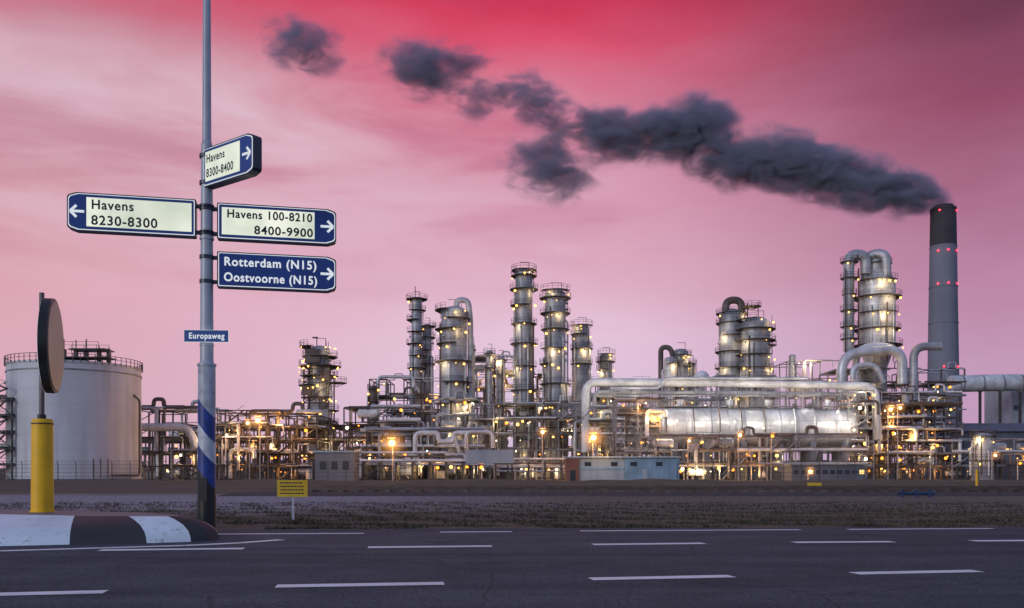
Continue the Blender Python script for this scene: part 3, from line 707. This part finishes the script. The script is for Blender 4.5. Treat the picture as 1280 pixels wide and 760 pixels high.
b=B('pipe_rack'); frame(b,168,262,512,175,14,nz=5,pipes=16,vessels=2,lamps=4,lights=1,seed=21,floors=0.2,pk=('piped','pipe','piped'))
b.pipe([(X(160,172),172,Z(534,172)),(X(236,172),172,Z(534,172)),(X(246,172),172,Z(560,172))],0.75,'pipew',14); b.finish()
b=B('pipe_rack'); frame(b,255,335,513,172,16,nz=5,pipes=18,vessels=3,lamps=12,lights=5,seed=22,sod=0.8,floors=0.25,pk=('piped','piped','pipe')); b.finish()
b=B('pipe_rack'); frame(b,322,396,518,180,14,nz=5,pipes=18,vessels=4,lamps=12,lights=5,seed=23,sod=0.7,floors=0.3,pk=('piped','piped','pipe')); b.finish()
b=B('pipe_rack'); frame(b,165,470,536,200,10,nz=4,pipes=34,vessels=12,lamps=20,lights=5,seed=24,sod=0.7,floors=0.5,pk=('piped','piped','piped','pipew')); b.finish()
b=B('pipe_rack'); frame(b,150,480,552,226,10,nz=3,pipes=34,vessels=20,lamps=14,lights=3,seed=27,sod=0.6,floors=0.9,pk=('piped','piped','piped','clad')); b.finish()
b=B('pipe_rack'); frame(b,430,520,510,190,14,nz=5,pipes=18,vessels=5,lamps=18,lights=4,seed=25,sod=0.3); b.finish()

random.seed(5)
b=column('distillation_column',400,195,12,432,[434,446,458,470,482,497,513,530,547,564],mat='clad',pw=2.1,lamps=7)
d=195;s=d/F
for q in (384,414):
    for yy in (-3.2,3.2): b.beam((X(q,d),d+yy,0),(X(q,d),d+yy,Z(462,d)),0.3,'steel')
for py in (480,505,530,555,575):
    b.beam((X(384,d),d-3.2,Z(py,d)),(X(414,d),d-3.2,Z(py,d)),0.3,'steel'); b.beam((X(384,d),d-3.2,Z(py,d)),(X(414,d),d-3.2,Z(py-22,d)),0.2,'steel')
b.box((X(394,d),d-2.0,Z(447,d)),(3.2,2,3.0),'piped'); b.box((X(410,d),d-2.5,Z(470,d)),(2.0,2,2.6),'piped'); b.box((X(388,d),d-3.4,Z(490,d)),(2.0,1,2.0),'piped'); b.box((X(408,d),d-3.4,Z(520,d)),(2.4,1,2.4),'steel2')
b.platform((X(421,d),d-1,Z(479,d)),0.3,2.4,n=14); b.platform((X(387,d),d-1,Z(470,d)),0.3,1.9,n=14)
b.beam((X(396,d),d,Z(432,d)),(X(396,d),d,Z(421,d)),0.2,'steel'); b.box((X(394,d),d,Z(422,d)),(1.2,0.3,0.3),'steel'); b.finish()

b=B('process_structure'); frame(b,462,548,474,225,14,nz=6,pipes=22,vessels=6,lamps=14,lights=3,seed=31); b.finish()
b=B('process_structure'); frame(b,540,600,500,205,14,nz=5,pipes=18,vessels=6,lamps=14,lights=3,seed=32,k='steel2'); b.finish()
b=B('process_structure'); frame(b,588,642,446,232,12,nz=8,pipes=18,vessels=9,lamps=18,lights=4,seed=33,k='steel2'); b.finish()
b=B('process_structure'); frame(b,655,690,468,228,12,nz=7,pipes=12,vessels=6,lamps=12,lights=3,seed=34); b.finish()
b=B('process_structure'); frame(b,590,725,505,200,14,nz=5,pipes=30,vessels=9,lamps=34,lights=6,seed=35,k='steel2'); b.finish()
b=B('process_structure'); frame(b,710,812,476,226,14,nz=6,pipes=26,vessels=8,lamps=26,lights=5,seed=36,k='steel2'); b.finish()
b=B('process_structure'); frame(b,430,600,540,185,10,nz=3,pipes=26,vessels=8,lamps=18,lights=3,seed=37); b.finish()
b=B('process_structure'); frame(b,720,815,510,196,14,nz=5,pipes=20,vessels=5,lamps=18,lights=4,seed=38,k='steel2'); b.finish()

random.seed(41)
b=column('distillation_column',521,235,6.5,372,[374,388,400,415,430,445,460],mat='clad',pw=1.2,lamps=1,lite=False)
b.beam((X(519,235),235,Z(372,235)),(X(519,235),235,Z(358,235)),0.2,'steel'); b.finish()
column('distillation_column',534,238,5.5,405,[408,422,438,455],mat='clad',pw=1.1,lamps=1,lite=False).finish()
b=column('distillation_column',567.5,210,16,383,[388,399,412,430,452,478,505,530],mat='clad',pw=1.2,lamps=3)
d=210; s=d/F
b.pipe([(X(571,d),d,Z(386,d)),(X(571,d),d,Z(375,d)),(X(585,d),d,Z(375,d)),(X(588,d),d,Z(400,d)),(X(588,d),d,Z(560,d))],3.6*s,'clad',12,bend=2)
b.finish()
column('distillation_column',655,215,10.5,336,[338,345,362,382,405,430,458,488,520,550],mat='clad',pw=1.1,lamps=2).finish()
column('distillation_column',694,212,13,362,[364,373,392,412,436,455,480,508,535],mat='clad',pw=1.1,lamps=3).finish()
column('distillation_column',727,225,9.5,405,[407,418,436,455],mat='clad',pw=0.9,lamps=2).finish()
column('distillation_column',757,230,8,442,[443,452,462],mat='clad',pw=0.8,lamps=1).finish()
column('distillation_column',612,224,4.5,438,[442,460],mat='clad2',pw=0.7,lamps=1).finish()
column('distillation_column',626,222,5.5,446,[450,468],mat='clad2',pw=0.7,lamps=2).finish()
column('distillation_column',467,220,5,482,[486,502],mat='piped',pw=0.6,lamps=1,lite=False).finish()
column('distillation_column',590,215,4,430,[],mat='clad',pw=0.6,lamps=0,lite=False).finish()
b=column('absorber_vessel',851,232,9,436,[444,458],mat='clad',pw=0.8,lamps=2); b.finish()
d=232;s=d/F; b=B('gooseneck_pipe')
b.pipe([(X(826,d),d,1),(X(826,d),d,Z(434,d)),(X(838,d),d,Z(434,d)),(X(842,d),d,Z(450,d))],3.2*s,'piped',12,bend=2); b.finish()
column('absorber_vessel',838,230,8,446,[455],mat='clad2',pw=0.7,lamps=1).finish()
column('absorber_vessel',863,236,6,452,[455],mat='clad',pw=0.7,lamps=1).finish()
d=215; b=B('spherical_vessel'); x=X(877,d); b.dome((x,d,Z(473,d)),1.9,1.9,'pipew'); b.dome((x,d,Z(473,d)),1.9,1.9,'pipew',axis=(0,0,-1)); b.cyl((x,d,Z(492,d)),(x,d,Z(478,d)),0.8,0.8,16,'steel2'); b.finish()
random.seed(44)
b=column('reactor_vessel',915,240,16,386,[392,404,420,440,460],mat='clad',pw=1.0,lamps=2,dome=0.8)
d=240;s=d/F
b.pipe([(X(906,d),d-1,Z(400,d)),(X(906,d),d-1,Z(376,d)),(X(926,d),d-1,Z(376,d)),(X(926,d),d-1,Z(400,d))],4.6*s,'piped',14,bend=2.2); b.finish()
b=column('reactor_vessel',944,236,18,396,[400,412,426,444,460],mat='clad',pw=1.2,lamps=3,dome=0.6)
d=236
b.platform((X(938,d),d-1,Z(384,d)),0.2,2.6,n=14); b.beam((X(932,d),d-2,Z(400,d)),(X(932,d),d-2,Z(380,d)),0.25,'steel'); b.beam((X(945,d),d-2,Z(400,d)),(X(945,d),d-2,Z(380,d)),0.25,'steel')
b.platform((X(960,d),d-1,Z(432,d)),0.2,2.0,n=14); b.finish()
b=B('process_structure'); frame(b,895,970,470,232,12,nz=5,pipes=14,vessels=5,lamps=14,lights=3,seed=46,k='steel2'); b.finish()
b=B('process_structure'); frame(b,983,1046,452,236,12,nz=7,pipes=18,vessels=7,lamps=18,lights=4,seed=47,k='steel2'); b.finish()
b=B('process_structure'); frame(b,812,900,482,226,12,nz=6,pipes=16,vessels=6,lamps=12,lights=3,seed=48,k='steel2'); b.finish()

random.seed(51)
d=215; s=d/F; b=B('catalytic_cracker_tower'); x=X(1096,d)
def zz(p): return Z(p,d)
b.cyl((x,d,zz(432)),(x,d,zz(352)),22*s,22*s,36,'clad2'); b.cyl((x,d,zz(352)),(x,d,zz(340)),22*s,14*s,36,'clad2'); b.cyl((x,d,zz(340)),(x,d,zz(328)),14*s,14*s,30,'clad'); 
b.cyl((x,d,zz(460)),(x,d,zz(432)),12*s,22*s,36,'clad2'); b.cyl((x,d,0),(x,d,zz(460)),12*s,12*s,30,'clad')
b.dome((x,d,zz(328)),14*s,12*s,'clad')
b.pipe([(X(1078,d),d-2,zz(345)),(X(1078,d),d-2,zz(321)),(X(1057,d),d-2,zz(321)),(X(1057,d),d-2,zz(440))],6.5*s,'clad',18,bend=3.2)
b.pipe([(X(1101,d),d-3,zz(350)),(X(1101,d),d-3,zz(320)),(X(1082,d),d-1,zz(320)),(X(1080,d),d-1,zz(350))],6*s,'clad',18,bend=3)
for p,R,aa in ((372,29,0),(352,26,1),(392,27,1),(412,28,0),(432,30,0)): 
    if aa: b.platform((x,d,zz(p)),22*s,R*s,n=18,a0=math.pi*1.1,a1=math.pi*1.75)
    else: b.platform((x,d,zz(p)),22*s,R*s,n=28)
    for j in range(3):
        an=math.radians(random.uniform(200,340)); q=(x+R*s*math.cos(an),d+R*s*math.sin(an),zz(p)-0.8); b.bulb(q,random.choice([0.18,0.3]))
    b.light((x+random.uniform(-3,3),d-R*s-1.0,zz(p)-0.8),190,(1,0.7,0.34))
for q in (-14,-6,3,12): b.pipe([(x+q*s,d-math.sqrt(22**2-q*q)*s-0.4,zz(455)),(x+q*s,d-math.sqrt(22**2-q*q)*s-0.4,zz(random.uniform(345,385)))],0.18,random.choice(['piped','pipe']),8)
b.platform((x,d,zz(330)),12*s,18*s,n=20)
for p in (330,350,370,390,410,425):
    b.platform((X(1058,d),d-2,zz(p)),6*s,(11 if p!=370 else 9)*s,n=14,k='steel'); b.bulb((X(1050+random.uniform(0,16),d),d-4.2,zz(p)-0.8),0.22)
for q in (1050,1066): b.beam((X(q,d),d-3.6,0),(X(q,d),d-3.6,zz(340)),0.3,'steel')
d2=206
def zd(p): return Z(p,d2)
b.pipe([(X(1052,d2),d2,zd(500)),(X(1052,d2),d2,zd(442)),(X(1128,d2),d2,zd(436)),(X(1128,d2),d2,zd(480))],6*d2/F,'pipe',16,bend=4.5,seg=8)
b.pipe([(X(1074,d2),d2+2,zd(520)),(X(1074,d2),d2+2,zd(432)),(X(1124,d2),d2+2,zd(430)),(X(1138,d2),d2+2,zd(470))],4.5*d2/F,'pipew',16,bend=4,seg=8)
b.pipe([(X(1142,d2),d2,zd(500)),(X(1142,d2),d2,zd(433)),(X(1176,d2),d2,zd(433))],5*d2/F,'clad',16,bend=3,seg=8)
b.pipe([(X(1062,d2),d2-2,zd(476)),(X(1062,d2),d2-2,zd(460)),(X(1090,d2),d2-2,zd(456)),(X(1100,d2),d2-2,zd(480))],3.5*d2/F,'pipe',14,bend=2.5,seg=6)
b.finish()
b=B('process_structure'); frame(b,1046,1145,462,212,12,nz=8,pipes=30,vessels=10,lamps=36,lights=7,seed=52,k='steel2',floors=0.6,brace=0.4); b.finish()
b=B('process_structure'); frame(b,1085,1196,492,200,12,nz=7,pipes=30,vessels=8,lamps=40,lights=8,seed=53,k='steel',floors=0.6,sod=0.4); b.finish()
b=B('process_structure'); frame(b,1140,1202,462,228,12,nz=8,pipes=16,vessels=6,lamps=12,lights=2,seed=54,k='steel2',floors=0.4); b.finish()

d=390; s=d/F; b=B('chimney'); x=X(1179,d); y=d
zt=Z(261,d); zb=Z(308,d)
def rr(z): return 20*s+(14.8*s-20*s)*(z/zt)
b.cyl((x,y,0),(x,y,zb),rr(0),rr(zb),48,'conc'); b.cyl((x,y,zb),(x,y,zt),rr(zb)*1.005,rr(zt)*1.005,48,'concd',caps=False)
b.cyl((x,y,zt-1),(x,y,zt),rr(zt)*1.04,rr(zt)*1.04,48,'concd'); b.cyl((x,y,zt),(x,y,zt+1.2),rr(zt)*0.8,rr(zt)*0.8,32,'concd')
for p in (310,360,405): b.cyl((x,y,Z(p,d)),(x,y,Z(p,d)+0.4),rr(Z(p,d))*1.03,rr(Z(p,d))*1.03,48,'conc')
for p,qs in ((266,(-0.7,0.8,)),(316,(-0.8,-0.1,0.7)),(357,(-0.8,-0.1,0.7)),(460,(-0.4,0.6))):
    for q in qs:
        an=math.radians(270)+q; R=rr(Z(p,d))+0.4; b.bulb((x+R*math.cos(an),y+R*math.sin(an),Z(p,d)),0.42,'red')
b.finish()
d=300; s=d/F; b=B('flue_gas_duct'); b.pipe([(X(1188,d),d,Z(480,d)),(X(1262,d),d,Z(478,d)),(X(1420,d),d+10,Z(476,d))],10.5*s,'pipew',20)
for q in (1200,1225,1250,1275): b.cyl((X(q,d),d,Z(479.5,d)),(X(q,d)+0.4,d,Z(479.5,d)),11.2*s,11.2*s,20,'steel2'); b.box((X(q,d),d,Z(490,d)/2),(0.7,0.7,Z(490,d)),'steel')
b.finish()
d=320; b=B('boiler_house'); x0,x1=X(1247,d),X(1330,d); b.box(((x0+x1)/2,d,Z(484,d)/2),(x1-x0,18,Z(484,d)),'wall')
b.box(((x0+x1)/2,d,Z(483,d)),(x1-x0+0.8,18.8,0.8),'steel2')
for i in range(5): b.box((x0+2+i*4.5,d-9.05,Z(512,d)),(2.6,0.1,1.8),'glass')
b.finish()
d=235; b=B('process_building'); x0,x1=X(1188,d),X(1330,d); zr=Z(541,d)
b.box(((x0+x1)/2,d,zr/2),(x1-x0,14,zr),'walld')
vs=[(x0-1,d-8,zr),(x1,d-8,zr),(x1,d,Z(529,d)),(x0+4,d,Z(529,d)),(x0-1,d+8,zr),(x1,d+8,zr)]
b.add(vs,[(0,1,2,3),(3,2,5,4),(0,3,4)],'walld')
for i in range(9): b.box((x0+2+i*3.1,d-7.05,zr*0.6),(1.8,0.12,1.2),'winlit' if i%3==0 else 'glass')
b.finish()
b=B('pipe_rack'); frame(b,1190,1345,550,200,10,nz=3,pipes=20,vessels=5,lamps=16,lights=4,seed=61,sod=0.4,k='steel2',floors=0.5); b.finish()
b=column('vertical_silo',1229,186,11.5,541,[545,575],mat='clad2',pw=0.7,lamps=1); b.finish()

random.seed(71)
d=192; s=d/F; b=B('horizontal_pressure_vessel'); zc_=Z(536,d)
segs=[(822,884,27),(884,1012,26),(1012,1060,25)]
for a,c,rp in segs:
    b.cyl((X(a,d),d,zc_),(X(c,d),d,zc_),rp*s,rp*s,40,'clad2')
    for q in np.linspace(a,c,max(2,int((c-a)/18))): b.cyl((X(q,d)-0.12,d,zc_),(X(q,d)+0.12,d,zc_),(rp+0.8)*s,(rp+0.8)*s,40,'clad')
b.dome((X(822,d),d,zc_),27*s,9*s,'clad2',axis=(-1,0,0)); b.dome((X(1060,d),d,zc_),25*s,9*s,'clad2',axis=(1,0,0))
for q in (840,880,925,970,1010,1050): b.box((X(q,d),d,zc_/2-1),(1.2,7,zc_-2),'conc')
for a,c in ((812,884),(892,1000),(1008,1060)):
    z=zc_+27.5*s; b.box((X((a+c)/2,d),d-1.0,z),(X(c,d)-X(a,d),2.4,0.15),'steel2'); b.rail_line((X(a,d),d-2.2,z),(X(c,d),d-2.2,z)); b.rail_line((X(a,d),d+0.2,z),(X(c,d),d+0.2,z))
for q in (850,912,960,1035): b.cyl((X(q,d),d,zc_+20*s),(X(q,d),d,zc_+36*s),0.7,0.7,16,'pipe')
for q in (828,862,893,920,948,985,1008,1040):
    b.pipe([(X(q,d),d-27*s-0.6,zc_-6*s),(X(q,d),d-27*s-0.6,zc_+random.uniform(2,14)*s),(X(q,d),d-22*s,zc_+24*s)],0.14,random.choice(['piped','pipe']),8); 
for q in (835,870,905,940,975,1030,1050):
    b.light((X(q,d),d-8.0,zc_+3.5*(1 if q%2 else 0.6)),340,(1,0.90,0.70)); b.bulb((X(q+5,d),d-27*s-1.0,zc_+random.uniform(-14,20)*s),0.24,'bulbw')
b.finish()
b=B('access_structure'); frame(b,800,1078,547,181,4,nx=14,ny=1,nz=3,pipes=18,vessels=4,lamps=44,lights=11,seed=72,k='steel2',floors=0.9,brace=0.25,t=0.24); b.finish()
b=B('pipe_rack'); frame(b,770,825,500,184,6,nz=6,pipes=12,vessels=2,lamps=12,lights=4,seed=73,k='steel2',floors=0.6,brace=0.6); b.finish()
b=B('pipe_rack'); frame(b,1060,1092,488,188,8,nz=7,pipes=8,vessels=2,lamps=14,lights=3,seed=74,k='steel2',floors=0.6,brace=0.5); b.finish()
d=200; s=d/F; b=B('overhead_pipeline')
b.pipe([(X(730,d),d-4,Z(566,d)),(X(730,d),d-4,Z(480,d)),(X(900,d),d-4,Z(481,d)),(X(1085,d),d-4,Z(485,d)),(X(1088,d),d-4,Z(550,d))],5*s,'pipew',16,bend=2.8,seg=8)
b.pipe([(X(742,d),d-2,Z(560,d)),(X(742,d),d-2,Z(491,d)),(X(1078,d),d-2,Z(494,d)),(X(1078,d),d-2,Z(530,d))],2.6*s,'pipe',12,bend=1.6)
b.pipe([(X(760,d),d-5,Z(488,d)),(X(820,d),d-5,Z(488,d)),(X(826,d),d-5,Z(476,d)),(X(1000,d),d-5,Z(476,d))],1.8*s,'pipe',12,bend=1.6)
for q in range(760,1080,26):
    b.beam((X(q,d),d-4,0),(X(q,d),d-4,Z(486,d)),0.24,'steel2'); b.beam((X(q,d),d,0),(X(q,d),d,Z(486,d)),0.24,'steel2')
b.rail_line((X(745,d),d-6,Z(498,d)),(X(1075,d),d-6,Z(498,d)))
b.beam((X(745,d),d-6,Z(498,d)),(X(1075,d),d-6,Z(498,d)),0.3,'steel2')
for q in (745,790,850,930,1000,1060): b.light((X(q,d),d-9,Z(492,d)),220,(1,0.87,0.64))
b.finish()
d=178; s=d/F; b=B('pipeline')
b.pipe([(X(519,d),d,Z(583,d)),(X(519,d),d,Z(541,d)),(X(548,d),d,Z(541,d)),(X(548,d),d,Z(552,d)),(X(567,d),d,Z(552,d)),(X(567,d),d,Z(541,d)),(X(600,d),d,Z(541,d))],3.0*s,'pipew',14,bend=1.3)
b.pipe([(X(583,d),d-1,Z(560,d)),(X(583,d),d-1,Z(540,d)),(X(616,d),d-1,Z(540,d)),(X(616,d),d-1,Z(560,d))],2.4*s,'pipe',12,bend=1.3)
for i,(py,rp,k) in enumerate(((566,1.6,'pipe'),(571,1.3,'piped'),(576,1.8,'pipew'),(581,1.2,'pipe'))):
    b.pipe([(X(400,d),d-2-i,Z(py,d)),(X(560+20*i,d),d-2-i,Z(py,d)),(X(560+20*i,d),d-2-i,Z(py+8,d)),(X(720,d),d-2-i,Z(py+8,d))],rp*s,k,10,bend=1)
for q in range(400,720,20): b.box((X(q,d),d-4,Z(586,d)/2+0.6),(0.3,5,Z(575,d)*0.9),'steel')
b.finish()
def lamp(px,py,d,e=500,k='sod',col=(1,0.42,0.1),r=0.5,core=False,halo=0):
    b=B('street_lamp'); x=X(px,d); z=Z(py,d)
    b.cyl((x,d,0),(x,d,z+0.6),0.13,0.08,10,'steel2'); b.beam((x,d,z+0.6),(x+0.1,d-0.9,z+0.6),0.12,'steel2'); b.box((x,d-0.9,z+0.5+r*0.6),(0.6+r,0.8+r,0.15),'steel2')
    if core:
        b.cyl((x,d-0.9-r*0.4,z+0.1),(x,d-1.0-r*0.4,z+0.1),r*0.85,r*0.85,18,'sod'); b.bulb((x,d-1.1-r*0.4,z+0.1),r*0.65,'sodcore')
    else: b.bulb((x,d-0.9,z+0.1),r,k)
    b.light((x,d-2.6,z-0.3),e,col,0.4); o=b.finish()
    if halo:
        h=bpy.data.objects.new('lamp_glow',hme); COL.objects.link(h); h.parent=o; h.location=(x,d-1.2,z+0.1); h.scale=(halo,halo,halo)  # emissive sphere stands in for the lantern's glow in the air
lamp(325,527,160,1100,r=0.6,core=True,halo=2.6); lamp(491,555,160,1500,r=0.8,core=True,halo=3.8); lamp(741,548,170,1500,r=0.75,core=True,halo=3.8)
lamp(678,541,170,500,r=0.45,core=True,halo=2.0); lamp(923,545,172,500,r=0.4,core=True,halo=1.8); lamp(964,546,172,400,r=0.35); lamp(1110,513,176,600,r=0.5,core=True,halo=2.4); lamp(1122,511,176,400,r=0.4,core=True,halo=1.8); lamp(1240,570,172,300,r=0.35,core=True,halo=1.6); lamp(1163,560,172,350,'bulb',(1,0.7,0.3),r=0.35); lamp(602,585,150,150,r=0.35); lamp(1272,580,172,200,r=0.3)
lamp(312,530,168,400,r=0.4,core=True,halo=1.6); lamp(1010,590,165,400,r=0.4,core=True,halo=1.8); lamp(860,552,172,400,r=0.3,core=True,halo=1.4)
d=150; s=d/F; b=B('site_cabin')
def blk(p0,p1,t0,k,yy=0,dep=5): b.box(((X(p0,d)+X(p1,d))/2,d+yy+dep/2,Z(t0,d)/2),(X(p1,d)-X(p0,d),dep,Z(t0,d)),k)
blk(708,724,573,'redp',0); blk(724.3,781,573,'wall',0.3); blk(781.3,849,572,'bluep',0)
b.box((X(752,d),d+0.25,Z(586,d)),(X(781,d)-X(724.5,d)-0.1,0.08,0.35),'bluep')
b.box((X(778,d),d+2.5,Z(571.3,d)),(X(852,d)-X(706,d),6,0.18),'pipew')
for q in (735,768,792,824): b.box((X(q,d),d-0.02 if q>781 else d+0.28,Z(580,d)),(1.1,0.06,0.7),'glass')
b.box((X(716,d),d-0.03,0.9),(0.9,0.06,1.9),'glass'); b.box((X(806,d),d-0.03,1.0),(0.8,0.06,2.0),'wall')
for q in range(784,849,5): b.box((X(q,d),d-0.02,1.3),(0.07,0.05,2.5),'wall')
b.light((X(750,d),d-3,4.2),110)
b.finish()
d=158; b=B('shipping_container'); b.box((X(612,d),d,Z(571,d)),(X(642,d)-X(583,d),2.5,2.3),'wall')
for q in range(585,642,3): b.box((X(q,d),d-1.27,Z(571,d)),(0.12,0.05,2.0),'wall')
for q in (590,612,635): b.box((X(q,d),d,Z(580,d)/2-0.3),(0.3,2,Z(580,d)),'steel'); 
b.finish()
b=B('substation_building'); d=165; b.box((X(422,d),d,Z(566,d)/2),(X(446,d)-X(398,d),6,Z(566,d)),'walld'); b.box((X(422,d),d,Z(565,d)),(X(448,d)-X(396,d),6.6,0.3),'bluep')
for q in (408,422,436): b.box((X(q,d),d-3.02,Z(582,d)),(1.1,0.08,1.5),'glass')
b.finish()
b=B('control_building'); d=176; b.box((X(1030,d),d,Z(582,d)/2),(X(1075,d)-X(985,d),5,Z(582,d)),'walld')
for q in range(990,1074,9): b.box((X(q,d),d-2.53,Z(590,d)),(0.9,0.08,0.8),'winlit' if random.random()<0.4 else 'glass')
b.box((X(1030,d),d,Z(581,d)),(X(1078,d)-X(982,d),5.8,0.25),'steel2'); b.finish()
b=B('security_fence'); hgt=2.7
def fence(xa,xb,d):
    n=int((xb-xa)/2.6)
    for i in range(n+1):
        x=xa+i*2.6; b.beam((x,d,0),(x,d,hgt),0.1,'steel'); b.beam((x,d,hgt),(x,d-0.35,hgt+0.35),0.07,'steel')
    for z in (0.15,0.8,1.4,2.0,2.6): b.beam((xa,d,z),(xb,d,z),0.05,'steel')
    b.beam((xa,d-0.3,hgt+0.3),(xb,d-0.3,hgt+0.3),0.04,'steel')
    m=int((xb-xa)/0.3)
    for i in range(m): b.beam((xa+i*0.3,d,0.1),(xa+i*0.3,d,2.6),0.018,'steel')
d=128; fence(X(-40,d),X(520,d),128); fence(X(850,d),X(1330,d),130); b.finish()
b=B('yellow_marker_post'); d=75; b.cyl((X(1221,d),d,0),(X(1221,d),d,Z(603,d)+1.1),0.10,0.10,12,'yell'); b.finish()
b=B('blue_valve_assembly'); d=40; 
for q in (1128,1146,1162): b.cyl((X(q,d),d,0),(X(q,d),d,0.32),0.07,0.07,12,'valve'); b.cyl((X(q,d),d,0.32),(X(q,d),d,0.36),0.16,0.16,12,'valve')
b.pipe([(X(1122,d),d,0.17),(X(1168,d),d,0.17)],0.07,'valve',10); b.finish()

# ------------------------------------------------------------ smoke
def smokemat():
    m,nt,out=newmat('smoke_volume')
    pv=N(nt,'ShaderNodeVolumePrincipled'); nt.links.new(pv.outputs[0],out.inputs['Volume'])
    pv.inputs['Color'].default_value=(0.46,0.48,0.68,1); pv.inputs['Anisotropy'].default_value=-0.1
    tc=N(nt,'ShaderNodeTexCoord'); ge=N(nt,'ShaderNodeNewGeometry')
    ln=N(nt,'ShaderNodeVectorMath',operation='LENGTH'); nt.links.new(tc.outputs['Object'],ln.inputs[0])
    mp=N(nt,'ShaderNodeMapping'); mp.inputs['Rotation'].default_value=(0,math.radians(-16),0); mp.inputs['Scale'].default_value=(0.62,1.0,1.05); nt.links.new(ge.outputs['Position'],mp.inputs[0])
    n=N(nt,'ShaderNodeTexNoise'); n.inputs['Scale'].default_value=0.12; n.inputs['Detail'].default_value=5; n.inputs['Roughness'].default_value=0.66; n.inputs['Distortion'].default_value=0.5
    nt.links.new(mp.outputs[0],n.inputs['Vector'])
    a=mathn(nt,'SUBTRACT',0.72,ln.outputs['Value']); q=mathn(nt,'MULTIPLY',mathn(nt,'SUBTRACT',n.outputs[0],0.48),3.4)
    oi=N(nt,'ShaderNodeObjectInfo')
    so=N(nt,'ShaderNodeSeparateColor'); nt.links.new(oi.outputs['Color'],so.inputs[0])
    a=mathn(nt,'ADD',a,mathn(nt,'MULTIPLY',mathn(nt,'SUBTRACT',so.outputs[0],0.8),0.9))
    v=mathn(nt,'ADD',a,q); v=mathn(nt,'MULTIPLY',v,1.2,True)
    edge=mathn(nt,'MULTIPLY',mathn(nt,'SUBTRACT',1.0,ln.outputs['Value']),2.6,True)
    v=mathn(nt,'MULTIPLY',v,edge)
    v=mathn(nt,'MULTIPLY',v,mathn(nt,'MULTIPLY',so.outputs[0],0.34))
    nt.links.new(v,pv.inputs['Density'])
    m.cycles.volume_step_rate=1.5
    return m
sm=smokemat()
root=bpy.data.objects.new('smoke_plume',None); COL.objects.link(root)
bm=bmesh.new(); bmesh.ops.create_icosphere(bm,subdivisions=3,radius=1.0); sme=bpy.data.meshes.new('puff'); bm.to_mesh(sme); bm.free(); sme.materials.append(sm)
puffs=[(1181,257,14,11,1),(1168,249,21,18,1),(1146,243,30,25,1),(1116,240,40,31,1),(1082,230,44,35,1),(1045,220,46,36,1),(1005,208,50,38,1),(962,200,50,38,1),(918,204,46,34,.95),(880,200,40,26,.75),
(880,156,46,38,1),(842,166,50,36,1),(800,170,52,32,.95),(758,170,46,34,.85),(735,150,32,22,.8),(880,186,40,26,.75),
(685,212,62,40,.82),(600,124,38,28,.75),(665,122,50,34,.72),(695,155,44,34,.7),(535,86,60,38,.85),(590,72,40,20,.66),(378,56,58,36,.74)]
for i,(px,py,rx,rz,dn) in enumerate(puffs):
    d=390+(1180-px)*0.03; s=d/F
    o=bpy.data.objects.new('smoke_puff',sme); COL.objects.link(o); o.parent=root
    o.location=(X(px,d),d,Z(py,d)); o.scale=(rx*s*1.25,min(rx,rz)*s*1.25,rz*s*1.25); o.color=(dn,dn,dn,1)
    o.rotation_euler=(0,math.radians(14),0)
print('objs',len(bpy.data.objects),'lights',len(bpy.data.lights))
